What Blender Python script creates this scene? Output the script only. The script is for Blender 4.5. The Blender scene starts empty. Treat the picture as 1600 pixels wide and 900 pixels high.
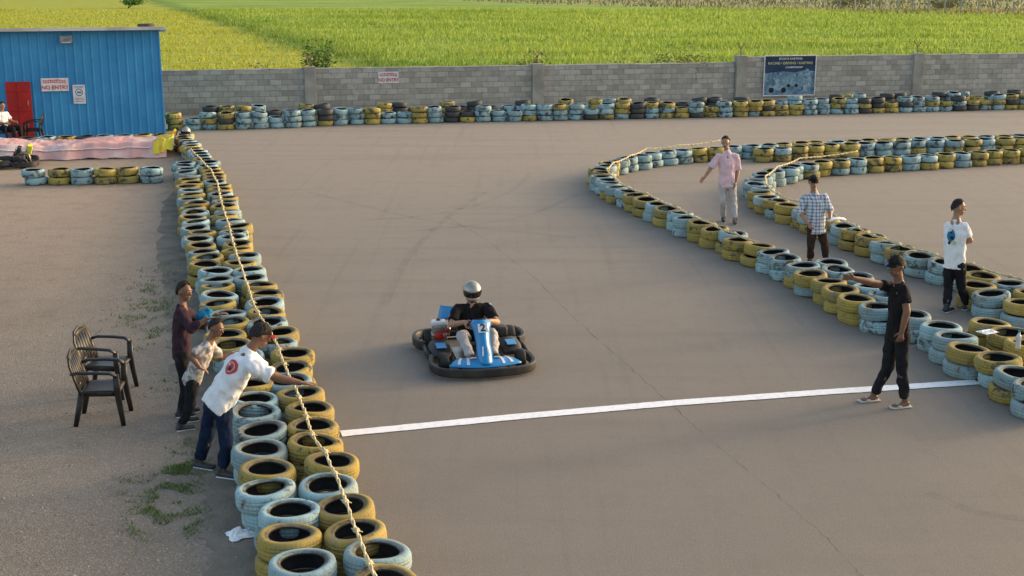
import bpy, bmesh, math, random
import numpy as np
from mathutils import Vector, Matrix, noise
from mathutils.bvhtree import BVHTree
random.seed(7)
rnd = random.random
def ru(a, b): return random.uniform(a, b)
SC = bpy.context.scene
C = SC.collection
TMP = bpy.data.scenes.new('tmp')
F = 2000.0; PITCH = math.radians(13.9); H = 5.0
cp, sp = math.cos(PITCH), math.sin(PITCH)
V = Vector
def ray(px, py):
    dx = (px-800)/F; dy = (450-py)/F
    return V((dx, cp+dy*sp, -sp+dy*cp))
def G(px, py, z=0.0):
    r = ray(px, py); t = (z-H)/r.z
    return V((r.x*t, r.y*t, z))
def PY(px, py, Y):
    r = ray(px, py); t = Y/r.y
    return V((r.x*t, Y, H+r.z*t))

# ------------------------------------------------------------------ materials
def nodes(name):
    m = bpy.data.materials.new(name); m.use_nodes = True
    nt = m.node_tree; b = nt.nodes['Principled BSDF']
    return m, nt, b
def nn(nt, typ, **kw):
    n = nt.nodes.new(typ)
    for k, v in kw.items():
        if k in n.inputs: n.inputs[k].default_value = v
        else: setattr(n, k, v)
    return n
def mixc(nt, fac, a, b, mode='MIX'):
    n = nt.nodes.new('ShaderNodeMix'); n.data_type = 'RGBA'; n.blend_type = mode
    L = nt.links
    for i, v in ((0, fac), (6, a), (7, b)):
        if isinstance(v, bpy.types.NodeSocket): L.new(v, n.inputs[i])
        elif i == 0: n.inputs[0].default_value = v
        else: n.inputs[i].default_value = (*v, 1)
    return n.outputs[2]
def mth(nt, op, a, b=0.0):
    n = nt.nodes.new('ShaderNodeMath'); n.operation = op
    for i, v in ((0, a), (1, b)):
        if isinstance(v, bpy.types.NodeSocket): nt.links.new(v, n.inputs[i])
        else: n.inputs[i].default_value = v
    return n.outputs[0]
def rng(nt, v, lo, hi, a=0.0, b=1.0):
    n = nt.nodes.new('ShaderNodeMapRange'); nt.links.new(v, n.inputs[0])
    for i, x in ((1, lo), (2, hi), (3, a), (4, b)):
        if isinstance(x, bpy.types.NodeSocket): nt.links.new(x, n.inputs[i])
        else: n.inputs[i].default_value = x
    return n.outputs[0]
def coords(nt, random_off=False):
    tc = nt.nodes.new('ShaderNodeTexCoord'); o = tc.outputs['Object']
    if random_off:
        oi = nt.nodes.new('ShaderNodeObjectInfo')
        m = nt.nodes.new('ShaderNodeVectorMath'); m.operation = 'ADD'
        nt.links.new(o, m.inputs[0])
        s = mth(nt, 'MULTIPLY', oi.outputs['Random'], 37.0)
        nt.links.new(s, m.inputs[1]); o = m.outputs[0]
        return o, oi.outputs['Random'], tc.outputs['Object']
    return o, None, o
def noi(nt, co, scale, detail=5.0, rough=0.55):
    n = nn(nt, 'ShaderNodeTexNoise', Scale=scale, Detail=detail, Roughness=rough)
    nt.links.new(co, n.inputs['Vector']); return n.outputs['Fac']
def bump(nt, b, h, strength=0.3, dist=0.02):
    n = nt.nodes.new('ShaderNodeBump'); n.inputs['Strength'].default_value = strength
    n.inputs['Distance'].default_value = dist
    nt.links.new(h, n.inputs['Height']); nt.links.new(n.outputs[0], b.inputs['Normal'])
def mat(name, c1, c2=None, sc=6, rough=.7, bp=0, bsc=60, metal=0, spec=.3, lo=.4, hi=.62, rndo=False, bd=.01):
    m, nt, b = nodes(name); co, r, oc = coords(nt, rndo)
    c2 = c2 or tuple(x*.72 for x in c1)
    f = rng(nt, noi(nt, co, sc), lo, hi)
    nt.links.new(mixc(nt, f, c1, c2), b.inputs['Base Color'])
    b.inputs['Roughness'].default_value = rough; b.inputs['Metallic'].default_value = metal
    b.inputs['Specular IOR Level'].default_value = spec
    if bp: bump(nt, b, noi(nt, co, bsc, 3), bp, bd)
    return m

def asphalt():
    m, nt, b = nodes('asphalt'); co, _, _ = coords(nt)
    base = mixc(nt, rng(nt, noi(nt, co, .22, 4), .35, .65), (.222, .190, .158), (.245, .208, .172))
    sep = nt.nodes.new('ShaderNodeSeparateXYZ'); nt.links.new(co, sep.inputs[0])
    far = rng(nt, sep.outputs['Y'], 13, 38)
    base = mixc(nt, far, base, (.345, .285, .225))  # grazing sky brightening of distant tarmac put into the colour, along with dust
    base = mixc(nt, mth(nt, 'MULTIPLY', rng(nt, noi(nt, co, 2.3, 6, .65), .5, .8), .28), base, (.15, .13, .11))
    st = nt.nodes.new('ShaderNodeMapping'); st.inputs['Rotation'].default_value = (0, 0, -.42); st.inputs['Scale'].default_value = (.10, 1.3, 1)
    nt.links.new(co, st.inputs[0])
    base = mixc(nt, mth(nt, 'MULTIPLY', rng(nt, noi(nt, st.outputs[0], 1.0, 4), .50, .68), .20), base, (.14, .122, .105))
    st = nt.nodes.new('ShaderNodeMapping'); st.inputs['Rotation'].default_value = (0, 0, .06); st.inputs['Scale'].default_value = (5, .12, 1)
    nt.links.new(co, st.inputs[0])
    base = mixc(nt, mth(nt, 'MULTIPLY', rng(nt, noi(nt, st.outputs[0], 1.0, 5, .65), .54, .74), .20), base, (.12, .108, .095))
    base = mixc(nt, rng(nt, noi(nt, co, 60, 3, .7), .35, .7, 0, .38), base, (.11, .096, .083))
    base = mixc(nt, rng(nt, noi(nt, co, 110, 2, .7), .60, .75, 0, .45), base, (.46, .41, .35))
    nt.links.new(base, b.inputs['Base Color']); b.inputs['Roughness'].default_value = .88
    b.inputs['Specular IOR Level'].default_value = .2
    bump(nt, b, noi(nt, co, 80, 4, .7), .5, .008)
    return m
def gravel():
    m, nt, b = nodes('gravel'); co, _, _ = coords(nt)
    base = mixc(nt, rng(nt, noi(nt, co, .5, 5), .35, .65), (.215, .178, .142), (.275, .230, .182))
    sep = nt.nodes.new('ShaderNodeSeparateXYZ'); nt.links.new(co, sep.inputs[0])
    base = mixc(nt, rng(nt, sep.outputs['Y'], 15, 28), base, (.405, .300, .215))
    base = mixc(nt, mth(nt, 'MULTIPLY', rng(nt, noi(nt, co, 2.2, 6, .65), .48, .75), .40), base, (.14, .115, .092))
    vo = nn(nt, 'ShaderNodeTexVoronoi', Scale=52.0); nt.links.new(co, vo.inputs['Vector'])
    base = mixc(nt, mth(nt, 'MULTIPLY', rng(nt, vo.outputs['Distance'], .3, .75), .34), base, (.10, .085, .07))
    vo2 = nn(nt, 'ShaderNodeTexVoronoi', Scale=75.0); nt.links.new(co, vo2.inputs['Vector'])
    hs = nt.nodes.new('ShaderNodeSeparateColor'); nt.links.new(vo2.outputs['Color'], hs.inputs[0])
    base = mixc(nt, rng(nt, hs.outputs[0], .80, .97, 0, .42), base, (.46, .41, .34))
    nt.links.new(base, b.inputs['Base Color']); b.inputs['Roughness'].default_value = .95
    b.inputs['Specular IOR Level'].default_value = .12
    h = mth(nt, 'ADD', mth(nt, 'MULTIPLY', vo.outputs['Distance'], -.6), noi(nt, co, 9, 6))
    bump(nt, b, h, .5, .016)
    return m
def field_mat(name, blade=False):
    m, nt, b = nodes(name); co, _, _ = coords(nt)
    mp = nt.nodes.new('ShaderNodeMapping'); mp.inputs['Scale'].default_value = (.045, .12, 1); nt.links.new(co, mp.inputs[0])
    base = mixc(nt, rng(nt, noi(nt, mp.outputs[0], 1.0, 7, .68), .36, .64), (.165, .275, .035), (.330, .410, .070))
    mp2 = nt.nodes.new('ShaderNodeMapping'); mp2.inputs['Scale'].default_value = (.16, .5, 1); nt.links.new(co, mp2.inputs[0])
    base = mixc(nt, rng(nt, noi(nt, mp2.outputs[0], 1.0, 6, .65), .50, .70, 0, .5), base, (.42, .44, .11))
    sep = nt.nodes.new('ShaderNodeSeparateXYZ'); nt.links.new(co, sep.inputs[0])
    s = mth(nt, 'SUBTRACT', mth(nt, 'ADD', mth(nt, 'MULTIPLY', sep.outputs['Y'], -.346), 16.5), sep.outputs['X'])
    s = mth(nt, 'ADD', s, mth(nt, 'MULTIPLY', mth(nt, 'SUBTRACT', noi(nt, co, .15, 3), .5), 7.0))
    bund = mth(nt, 'MULTIPLY', rng(nt, s, -3.5, -.5), rng(nt, s, 2.5, .2))
    base = mixc(nt, rng(nt, s, -.5, 1.0, 0, .85), base, (.40, .39, .045))
    base = mixc(nt, mth(nt, 'MULTIPLY', bund, .7), base, (.11, .19, .03))
    if blade:
        g = nt.nodes.new('ShaderNodeNewGeometry')
        rd = g.outputs['Random Per Island']
        base = mixc(nt, rng(nt, rd, .5, 1, 0, .35), base, (.12, .21, .03))
        base = mixc(nt, rng(nt, rd, 0, .4, .5, 0), base, (.58, .62, .22))
    else:
        base = mixc(nt, rng(nt, noi(nt, co, .9, 6), .4, .7, 0, .4), base, (.13, .21, .035))
    br = rng(nt, mth(nt, 'ADD', mth(nt, 'MULTIPLY', sep.outputs['X'], 1.2), mth(nt, 'ADD', sep.outputs['Y'], mth(nt, 'MULTIPLY', noi(nt, co, .12, 4), 24.0))), 222, 246)
    base = mixc(nt, mth(nt, 'MULTIPLY', br, .8), base, (.30, .25, .12))
    nt.links.new(base, b.inputs['Base Color']); b.inputs['Roughness'].default_value = .8
    b.inputs['Specular IOR Level'].default_value = .1
    if blade:
        tr = nt.nodes.new('ShaderNodeBsdfTranslucent'); nt.links.new(base, tr.inputs[0])
        mx = nt.nodes.new('ShaderNodeMixShader'); mx.inputs[0].default_value = .5
        nt.links.new(b.outputs[0], mx.inputs[1]); nt.links.new(tr.outputs[0], mx.inputs[2]); nt.links.new(mx.outputs[0], nt.nodes['Material Output'].inputs[0])
    else: bump(nt, b, noi(nt, co, 2.5, 6), .5, .2)
    return m
def tyre_paint(name, c, c2, wear):
    m, nt, b = nodes(name); co, r, oc = coords(nt, True)
    base = mixc(nt, rng(nt, noi(nt, co, 5), .35, .65), c, c2)
    base = mixc(nt, rng(nt, r, 0, 1, 0, .55), base, tuple(x*.42+.02 for x in c))
    r2 = mth(nt, 'FRACT', mth(nt, 'MULTIPLY', r, 91.7))
    sep = nt.nodes.new('ShaderNodeSeparateXYZ'); nt.links.new(oc, sep.inputs[0])
    ang = mth(nt, 'ARCTAN2', sep.outputs['Y'], sep.outputs['X'])
    sn = mth(nt, 'SINE', mth(nt, 'ADD', mth(nt, 'MULTIPLY', ang, 40.0), mth(nt, 'MULTIPLY', noi(nt, co, 6, 2), 12.0)))
    rad = mth(nt, 'SQRT', mth(nt, 'ADD', mth(nt, 'MULTIPLY', sep.outputs['X'], sep.outputs['X']), mth(nt, 'MULTIPLY', sep.outputs['Y'], sep.outputs['Y'])))
    tread = rng(nt, rad, .258, .266)
    gro = mth(nt, 'MULTIPLY', tread, rng(nt, sn, .5, .98))
    lo = mth(nt, 'ADD', mth(nt, 'MULTIPLY', r2, .13), wear-.11)
    hi = mth(nt, 'ADD', lo, .08)
    w1 = rng(nt, noi(nt, co, 8, 7, .70), lo, hi)
    w2 = rng(nt, noi(nt, co, 30, 5, .72), wear-.03, wear+.06, 0, .8)
    w = mth(nt, 'MAXIMUM', w1, w2)
    bead = rng(nt, rad, .228, .200)
    bead = mth(nt, 'MULTIPLY', bead, rng(nt, noi(nt, co, 12, 3), .35, .6, .55, 1.0))
    w = mth(nt, 'MAXIMUM', w, bead)
    w = mth(nt, 'MAXIMUM', w, mth(nt, 'MULTIPLY', gro, .22))
    base = mixc(nt, w, base, (.052, .048, .044))
    dust = rng(nt, noi(nt, co, 4.2, 5), .42, .72, .12, .60)
    base = mixc(nt, dust, base, (.21, .175, .13))
    nt.links.new(base, b.inputs['Base Color'])
    b.inputs['Roughness'].default_value = .78; b.inputs['Specular IOR Level'].default_value = .2
    h = mth(nt, 'ADD', mth(nt, 'MULTIPLY', gro, -.7), mth(nt, 'MULTIPLY', noi(nt, co, 50, 4), .8))
    bump(nt, b, h, .3, .005)
    return m
def block_mat():
    m, nt, b = nodes('concrete_block'); co, _, _ = coords(nt)
    sep = nt.nodes.new('ShaderNodeSeparateXYZ'); nt.links.new(co, sep.inputs[0])
    cb = nt.nodes.new('ShaderNodeCombineXYZ'); nt.links.new(sep.outputs['X'], cb.inputs[0]); nt.links.new(sep.outputs['Z'], cb.inputs[1])
    br = nt.nodes.new('ShaderNodeTexBrick'); nt.links.new(cb.outputs[0], br.inputs['Vector'])
    br.inputs['Color1'].default_value = (.50, .46, .40, 1); br.inputs['Color2'].default_value = (.30, .275, .24, 1)
    br.inputs['Mortar'].default_value = (.22, .20, .175, 1); br.inputs['Scale'].default_value = 1
    br.inputs['Mortar Size'].default_value = .013; br.inputs['Mortar Smooth'].default_value = .6; br.inputs['Brick Width'].default_value = .42; br.inputs['Row Height'].default_value = .2
    br.inputs['Bias'].default_value = .0
    c = mixc(nt, rng(nt, noi(nt, co, 1.1, 6), .42, .7, 0, .5), br.outputs['Color'], (.50, .46, .40))
    c = mixc(nt, rng(nt, noi(nt, co, 5, 6, .65), .48, .75, 0, .6), c, (.19, .175, .155))
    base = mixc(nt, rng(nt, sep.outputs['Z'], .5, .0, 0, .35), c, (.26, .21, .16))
    nt.links.new(base, b.inputs['Base Color']); b.inputs['Roughness'].default_value = .95; b.inputs['Specular IOR Level'].default_value = .1
    h = mth(nt, 'SUBTRACT', mth(nt, 'MULTIPLY', noi(nt, co, 30, 4), .5), br.outputs['Fac'])
    bump(nt, b, h, .5, .014)
    return m
def check_mat():
    m, nt, b = nodes('checked_cloth'); co, _, _ = coords(nt)
    sep = nt.nodes.new('ShaderNodeSeparateXYZ'); nt.links.new(co, sep.inputs[0])
    fx = rng(nt, mth(nt, 'FRACT', mth(nt, 'MULTIPLY', mth(nt, 'ADD', sep.outputs['X'], mth(nt, 'MULTIPLY', sep.outputs['Y'], .7)), 17.0)), .55, .62)
    fz = rng(nt, mth(nt, 'FRACT', mth(nt, 'MULTIPLY', sep.outputs['Z'], 17.0)), .55, .62)
    s = mth(nt, 'MULTIPLY', mth(nt, 'ADD', fx, fz), .5)
    c = mixc(nt, s, (.60, .62, .66), (.10, .14, .23))
    nt.links.new(c, b.inputs['Base Color']); b.inputs['Roughness'].default_value = .9
    return m
def photo_mat():
    m, nt, b = nodes('banner_photo'); co, _, _ = coords(nt)
    c = mixc(nt, rng(nt, noi(nt, co, 2.4, 6, .6), .35, .65), (.03, .10, .19), (.20, .34, .42))
    c = mixc(nt, rng(nt, noi(nt, co, 7, 5, .6), .55, .72, 0, .8), c, (.45, .52, .55))
    c = mixc(nt, rng(nt, noi(nt, co, 5.3, 5, .6), .56, .68, 0, .8), c, (.015, .03, .05))
    nt.links.new(c, b.inputs['Base Color']); b.inputs['Roughness'].default_value = .5; return m
def fade_mat(name, c, a):
    m, nt, b = nodes(name); co, _, _ = coords(nt)
    b.inputs['Base Color'].default_value = (*c, 1); b.inputs['Roughness'].default_value = .8
    nt.links.new(rng(nt, noi(nt, co, 2.5, 6, .7), .35, .7, 0, a), b.inputs['Alpha'])
    return m
def leaf_mat(name, c1, c2):
    m, nt, b = nodes(name)
    g = nt.nodes.new('ShaderNodeNewGeometry')
    nt.links.new(mixc(nt, g.outputs['Random Per Island'], c1, c2), b.inputs['Base Color'])
    b.inputs['Roughness'].default_value = .65; b.inputs['Specular IOR Level'].default_value = .2
    return m

M = {}
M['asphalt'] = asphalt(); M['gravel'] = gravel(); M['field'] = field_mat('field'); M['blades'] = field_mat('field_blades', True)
M['earth'] = mat('earth', (.22, .17, .12), (.30, .24, .17), 1.5, .95, .6, 20, spec=.1)
M['verge'] = mat('verge', (.225, .188, .148), (.165, .14, .112), 2.4, .95, .6, 26, spec=.1, bd=.02)
M['ty'] = tyre_paint('yellow_tyre_paint', (.50, .36, .060), (.38, .27, .05), .61)
M['tb'] = tyre_paint('blue_tyre_paint', (.29, .48, .53), (.39, .55, .58), .61)
M['tk'] = tyre_paint('bare_tyre_rubber', (.06, .062, .065), (.045, .045, .045), .5)
M['rubber'] = mat('rubber', (.022, .021, .020), (.035, .033, .03), 9, .8, .3, 40, rndo=True)
M['block'] = block_mat()
M['render'] = mat('cement_render', (.40, .365, .315), (.28, .255, .22), 1.6, .95, .5, 25, spec=.1)
M['white_paint'] = mat('white_paint', (.88, .87, .87), (.72, .70, .68), 14, .7, .3, 80, lo=.45, hi=.75)
M['crack'] = fade_mat('crack_tar', (.06, .053, .046), .5)
M['skid'] = fade_mat('skid_rubber', (.08, .07, .06), .13)
M['shed'] = mat('blue_sheet', (.040, .245, .50), (.055, .30, .57), .9, .5, .1, 8, spec=.3)
M['roof'] = mat('roof_sheet', (.62, .59, .55), (.45, .43, .40), 1.6, .5, .1, 8, spec=.4)
M['red'] = mat('red_paint', (.42, .02, .02), (.33, .015, .015), 2, .55)
M['sign_white'] = mat('sign_white', (.75, .72, .72), (.62, .58, .58), 5, .6)
M['sign_red'] = mat('sign_red', (.62, .06, .06), (.5, .05, .05), 5, .6)
M['navy'] = mat('banner_navy', (.018, .035, .075), (.03, .065, .125), 2.5, .5)
M['photo'] = photo_mat()
M['ban_yel'] = mat('banner_yellow', (.60, .60, .36), (.5, .48, .25), 5, .5)
M['ban_kart'] = mat('banner_kart', (.30, .42, .50), (.12, .20, .27), 9, .5)
M['steel'] = mat('galvanised_steel', (.34, .32, .30), (.20, .18, .16), 5, .5, metal=.6)
M['rust'] = mat('rusty_iron', (.20, .14, .10), (.13, .09, .07), 6, .85)
M['rope'] = mat('rope_fibre', (.66, .55, .34), (.50, .40, .21), 20, .9, .6, 90)
M['pink'] = mat('pink_tarp', (.62, .33, .30), (.72, .54, .50), 1.3, .6, .35, 7, lo=.42, hi=.68, bd=.03)
M['lime'] = mat('lime_plastic', (.62, .55, .03), (.50, .46, .02), 3, .45)
M['orange'] = mat('yellow_orange_sheet', (.70, .56, .04), (.62, .22, .03), 3.5, .5, lo=.5, hi=.62)
M['chair'] = mat('chair_plastic', (.014, .012, .012), (.022, .018, .017), 4, .42, spec=.4)
M['kblack'] = mat('kart_black_plastic', (.018, .017, .017), (.036, .033, .030), 8, .55, spec=.35)
M['kblue'] = mat('kart_blue_plastic', (.02, .24, .52), (.015, .19, .45), 3, .3, spec=.5)
M['kwhite'] = mat('kart_white', (.66, .68, .70), (.55, .57, .6), 5, .4)
M['dark'] = mat('dark_print', (.01, .01, .012), (.015, .015, .016), 5, .5)
M['metal'] = mat('bare_metal', (.40, .39, .37), (.25, .24, .23), 9, .38, metal=.9)
M['kred'] = mat('engine_red', (.42, .025, .02), (.34, .02, .02), 4, .4)
M['silver'] = mat('helmet_silver', (.36, .34, .31), (.24, .23, .21), 7, .32, metal=.4, spec=.6)
M['visor'] = mat('visor_dark', (.006, .006, .008), (.01, .01, .01), 4, .12, spec=.6)
M['glass'] = mat('lamp_glass', (.5, .52, .52), (.4, .42, .42), 4, .15, spec=.8)
def cloth(n, c, k=.75, sc=9): return mat(n, c, tuple(x*k for x in c), sc, .92, .6, 22, spec=.12, bd=.016)
M['c_black'] = cloth('black_cloth', (.015, .014, .015)); M['c_blackp'] = cloth('black_trouser_cloth', (.018, .018, .021))
M['c_white'] = cloth('white_cloth', (.78, .78, .80), .9); M['c_pinks'] = cloth('pink_shirt_cloth', (.72, .50, .55), .9)
M['c_jeans'] = cloth('blue_denim', (.012, .022, .052)); M['c_brown'] = cloth('brown_trouser_cloth', (.05, .028, .022))
M['c_beige'] = cloth('pale_trouser_cloth', (.44, .41, .40), .85); M['c_jacket'] = cloth('plum_jacket_cloth', (.05, .028, .04))
M['c_grey'] = mat('printed_grey_cloth', (.48, .44, .41), (.24, .20, .18), 22, .9, .4, 26, lo=.45, hi=.58)
M['c_check'] = check_mat(); M['c_bag'] = cloth('blue_bag_cloth', (.02, .20, .40)); M['paper'] = mat('white_paper', (.85, .85, .86), (.75, .75, .76), 6, .7)
M['c_redcap'] = cloth('red_cap_cloth', (.22, .02, .02))
M['skin'] = mat('brown_skin', (.21, .105, .064), (.17, .083, .050), 12, .5, .15, 50, spec=.35)
M['skin2'] = mat('tan_skin', (.38, .205, .13), (.31, .165, .105), 12, .5, .15, 50, spec=.35)
M['hair'] = mat('black_hair', (.012, .010, .009), (.035, .028, .023), 55, .75, .9, 80)
M['eye'] = mat('eye_white', (.6, .58, .55)); M['iris'] = mat('eye_dark', (.01, .007, .005)); M['lip'] = mat('lip', (.12, .04, .03))
M['sandal'] = mat('sandal_grey', (.58, .52, .45), (.46, .41, .35), 8, .7); M['shoe'] = mat('dark_shoe', (.03, .032, .04), (.06, .06, .06), 8, .6)
M['stone'] = leaf_mat('pebble_stone', (.18, .15, .12), (.38, .34, .28))
M['leaf'] = leaf_mat('shrub_leaf', (.045, .11, .02), (.14, .25, .045)); M['dryleaf'] = leaf_mat('dry_leaf', (.15, .12, .06), (.22, .24, .08))
M['weed'] = leaf_mat('weed_leaf', (.07, .12, .03), (.18, .23, .07)); M['bark'] = mat('bark', (.08, .055, .035), (.05, .035, .025), 12, .9)
M['scrub'] = leaf_mat('scrub_leaf', (.20, .17, .08), (.30, .29, .12))

# ------------------------------------------------------------------ mesh helpers
def frame(axis, lat=None):
    a = V(axis).normalized()
    if lat is None: lat = V((0, 0, 1)) if abs(a.z) < .9 else V((1, 0, 0))
    l = V(lat) - a*V(lat).dot(a)
    if l.length < 1e-5:
        l = V((1, 0, 0)) - a*a.x
        if l.length < 1e-3: l = V((0, 1, 0)) - a*a.y
    l.normalize(); return a, l, a.cross(l)
class MB:
    def __init__(s): s.v = []; s.f = []; s.m = []
    def add(s, vs, fs, mi=0):
        o = len(s.v); s.v += [V(x) for x in vs]; s.f += [tuple(i+o for i in f) for f in fs]; s.m += [mi]*len(fs); return s
    def box(s, c, size, mtx=None, bev=0.0, mi=0):
        bm = bmesh.new(); bmesh.ops.create_cube(bm, size=1)
        for v in bm.verts: v.co = V((v.co.x*size[0], v.co.y*size[1], v.co.z*size[2]))
        if bev: bmesh.ops.bevel(bm, geom=bm.edges[:], offset=bev, segments=2, affect='EDGES', profile=.6)
        bm.verts.index_update(); mt = Matrix.Translation(c) @ (mtx.to_4x4() if mtx else Matrix())
        s.add([mt @ v.co for v in bm.verts], [[v.index for v in f.verts] for f in bm.faces], mi); bm.free(); return s
    def cap(s, p0, p1, r0, r1, lat=None, n=14, mi=0, e0=1.0, e1=1.0):
        p0, p1 = V(p0), V(p1)
        if not hasattr(r0, '__len__'): r0 = (r0, r0)
        if not hasattr(r1, '__len__'): r1 = (r1, r1)
        a, l, o = frame(p1-p0 if (p1-p0).length > 1e-6 else V((0, 0, 1)), lat); rings = []
        for k in range(5):
            t = math.radians(-82+82*k/4); rings.append((p0+a*math.sin(t)*min(r0)*e0, r0[0]*math.cos(t), r0[1]*math.cos(t)))
        for k in range(5):
            t = math.radians(82*k/4); rings.append((p1+a*math.sin(t)*min(r1)*e1, r1[0]*math.cos(t), r1[1]*math.cos(t)))
        vs = []; fs = []
        for c, ra, rb in rings:
            for i in range(n):
                th = 2*math.pi*i/n; vs.append(c+l*ra*math.cos(th)+o*rb*math.sin(th))
        for k in range(len(rings)-1):
            for i in range(n):
                j = (i+1) % n; fs.append((k*n+i, k*n+j, k*n+n+j, k*n+n+i))
        fs.append(tuple(range(n))[::-1]); fs.append(tuple(range((len(rings)-1)*n, len(rings)*n)))
        return s.add(vs, fs, mi)
    def ell(s, c, r, mtx=None, n=16, mi=0):
        vs = []; fs = []; k = n//2+1; mt = mtx or Matrix.Identity(3); c = V(c)
        for a in range(1, k):
            ph = math.pi*a/k
            for i in range(n):
                th = 2*math.pi*i/n
                vs.append(c+mt @ V((r[0]*math.sin(ph)*math.cos(th), r[1]*math.sin(ph)*math.sin(th), -r[2]*math.cos(ph))))
        for a in range(k-2):
            for i in range(n):
                j = (i+1) % n; fs.append((a*n+i, a*n+j, a*n+n+j, a*n+n+i))
        vs += [c+mt @ V((0, 0, -r[2])), c+mt @ V((0, 0, r[2]))]; b = len(vs)-2
        for i in range(n):
            j = (i+1) % n; fs.append((b, j, i)); fs.append((b+1, (k-2)*n+i, (k-2)*n+j))
        return s.add(vs, fs, mi)
    def path(s, pts, ru_, rs, n=10, up=(0, 0, 1), closed=False, mi=0, endcap=True):
        pts = [V(p) for p in pts]; N = len(pts); vs = []; fs = []
        for k, p in enumerate(pts):
            q0 = pts[(k-1) % N] if (closed or k) else p; q1 = pts[(k+1) % N] if (closed or k < N-1) else p
            a, u, o = frame(q1-q0, up)
            h = ru_[k] if hasattr(ru_, '__len__') else ru_; w = rs[k] if hasattr(rs, '__len__') else rs
            for i in range(n):
                th = 2*math.pi*i/n; vs.append(p+u*h*math.cos(th)+o*w*math.sin(th))
        for k in range(N if closed else N-1):
            k2 = (k+1) % N
            for i in range(n):
                j = (i+1) % n; fs.append((k*n+i, k*n+j, k2*n+j, k2*n+i))
        if not closed and endcap: fs.append(tuple(range(n))[::-1]); fs.append(tuple(range((N-1)*n, N*n)))
        return s.add(vs, fs, mi)
    def lathe(s, prof, mtx=None, n=24, closed=False, mi=0):
        mt = mtx or Matrix(); vs = []; fs = []; P = len(prof)
        for i in range(n):
            th = 2*math.pi*i/n
            for r, z in prof: vs.append(mt @ V((r*math.cos(th), r*math.sin(th), z)))
        for i in range(n):
            j = (i+1) % n
            for k in range(P if closed else P-1):
                k2 = (k+1) % P; fs.append((i*P+k, j*P+k, j*P+k2, i*P+k2))
        return s.add(vs, fs, mi)
    def grid(s, fn, nu, nv, mi=0):
        vs = [fn(i/nu, j/nv) for i in range(nu+1) for j in range(nv+1)]
        fs = [(i*(nv+1)+j, (i+1)*(nv+1)+j, (i+1)*(nv+1)+j+1, i*(nv+1)+j+1) for i in range(nu) for j in range(nv)]
        return s.add(vs, fs, mi)
    def poly(s, pts, mi=0): return s.add(pts, [tuple(range(len(pts)))], mi)
    def prism(s, pts, th, mi=0):
        n = len(pts); th = V(th); a = [V(p) for p in pts]
        return s.add(a+[p+th for p in a], [tuple(range(n))[::-1], tuple(range(n, 2*n))]+[(i, (i+1) % n, n+(i+1) % n, n+i) for i in range(n)], mi)
    def mesh(s, name, mats, smooth=True, off=None):
        me = bpy.data.meshes.new(name)
        off = V(off) if off is not None else V((0, 0, 0))
        me.from_pydata([tuple(v-off) for v in s.v], [], s.f)
        for m_ in (mats if isinstance(mats, (list, tuple)) else [mats]): me.materials.append(m_)
        me.polygons.foreach_set('material_index', s.m); me.polygons.foreach_set('use_smooth', [smooth]*len(s.f)); me.update()
        return me
    def build(s, name, mats, parent=None, smooth=True, off=None, fix=True, angle=None):
        me = s.mesh(name, mats, smooth, off)
        if fix:
            bm = bmesh.new(); bm.from_mesh(me); bmesh.ops.recalc_face_normals(bm, faces=bm.faces[:]); bm.to_mesh(me); bm.free()
        if smooth and angle: me.set_sharp_from_angle(angle=math.radians(angle))
        o = bpy.data.objects.new(name, me); C.objects.link(o)
        if parent: o.parent = parent
        return o
def tag(o, label=None, cat=None, group=None, kind=None):
    if label: o['label'] = label
    if cat: o['category'] = cat
    if group: o['group'] = group
    if kind: o['kind'] = kind
    return o
def thing(name, label, cat, loc=(0, 0, 0), rz=0, group=None):
    o = bpy.data.objects.new(name, None); C.objects.link(o); o.location = loc; o.rotation_euler = (0, 0, rz); o.empty_display_size = .2
    return tag(o, label, cat, group)
def copy_tree(o, parent=None):
    c = o.copy(); C.objects.link(c); c.parent = parent
    for ch in [x for x in o.children]: copy_tree(ch, c)
    return c
def evalmesh(ob):
    """mesh with its modifiers applied, evaluated in a small scene of its own so that it is quick"""
    TMP.collection.objects.link(ob); vl = TMP.view_layers[0]; vl.update()
    me = bpy.data.meshes.new_from_object(ob.evaluated_get(vl.depsgraph))
    TMP.collection.objects.unlink(ob); return me
def text(name, body, size, mtx, m, parent=None, depth=.001, sx=1.0):
    cu = bpy.data.curves.new('t', 'FONT'); cu.body = body; cu.size = size; cu.align_x = 'CENTER'; cu.align_y = 'CENTER'; cu.extrude = depth; cu.resolution_u = 3; cu.offset = size*.02
    ob = bpy.data.objects.new('t', cu); me = evalmesh(ob)
    bpy.data.objects.remove(ob); me.transform(mtx @ Matrix.Diagonal((sx, 1, 1, 1))); me.materials.clear(); me.materials.append(m)
    o = bpy.data.objects.new(name, me); C.objects.link(o); o.parent = parent
    return o
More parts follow.
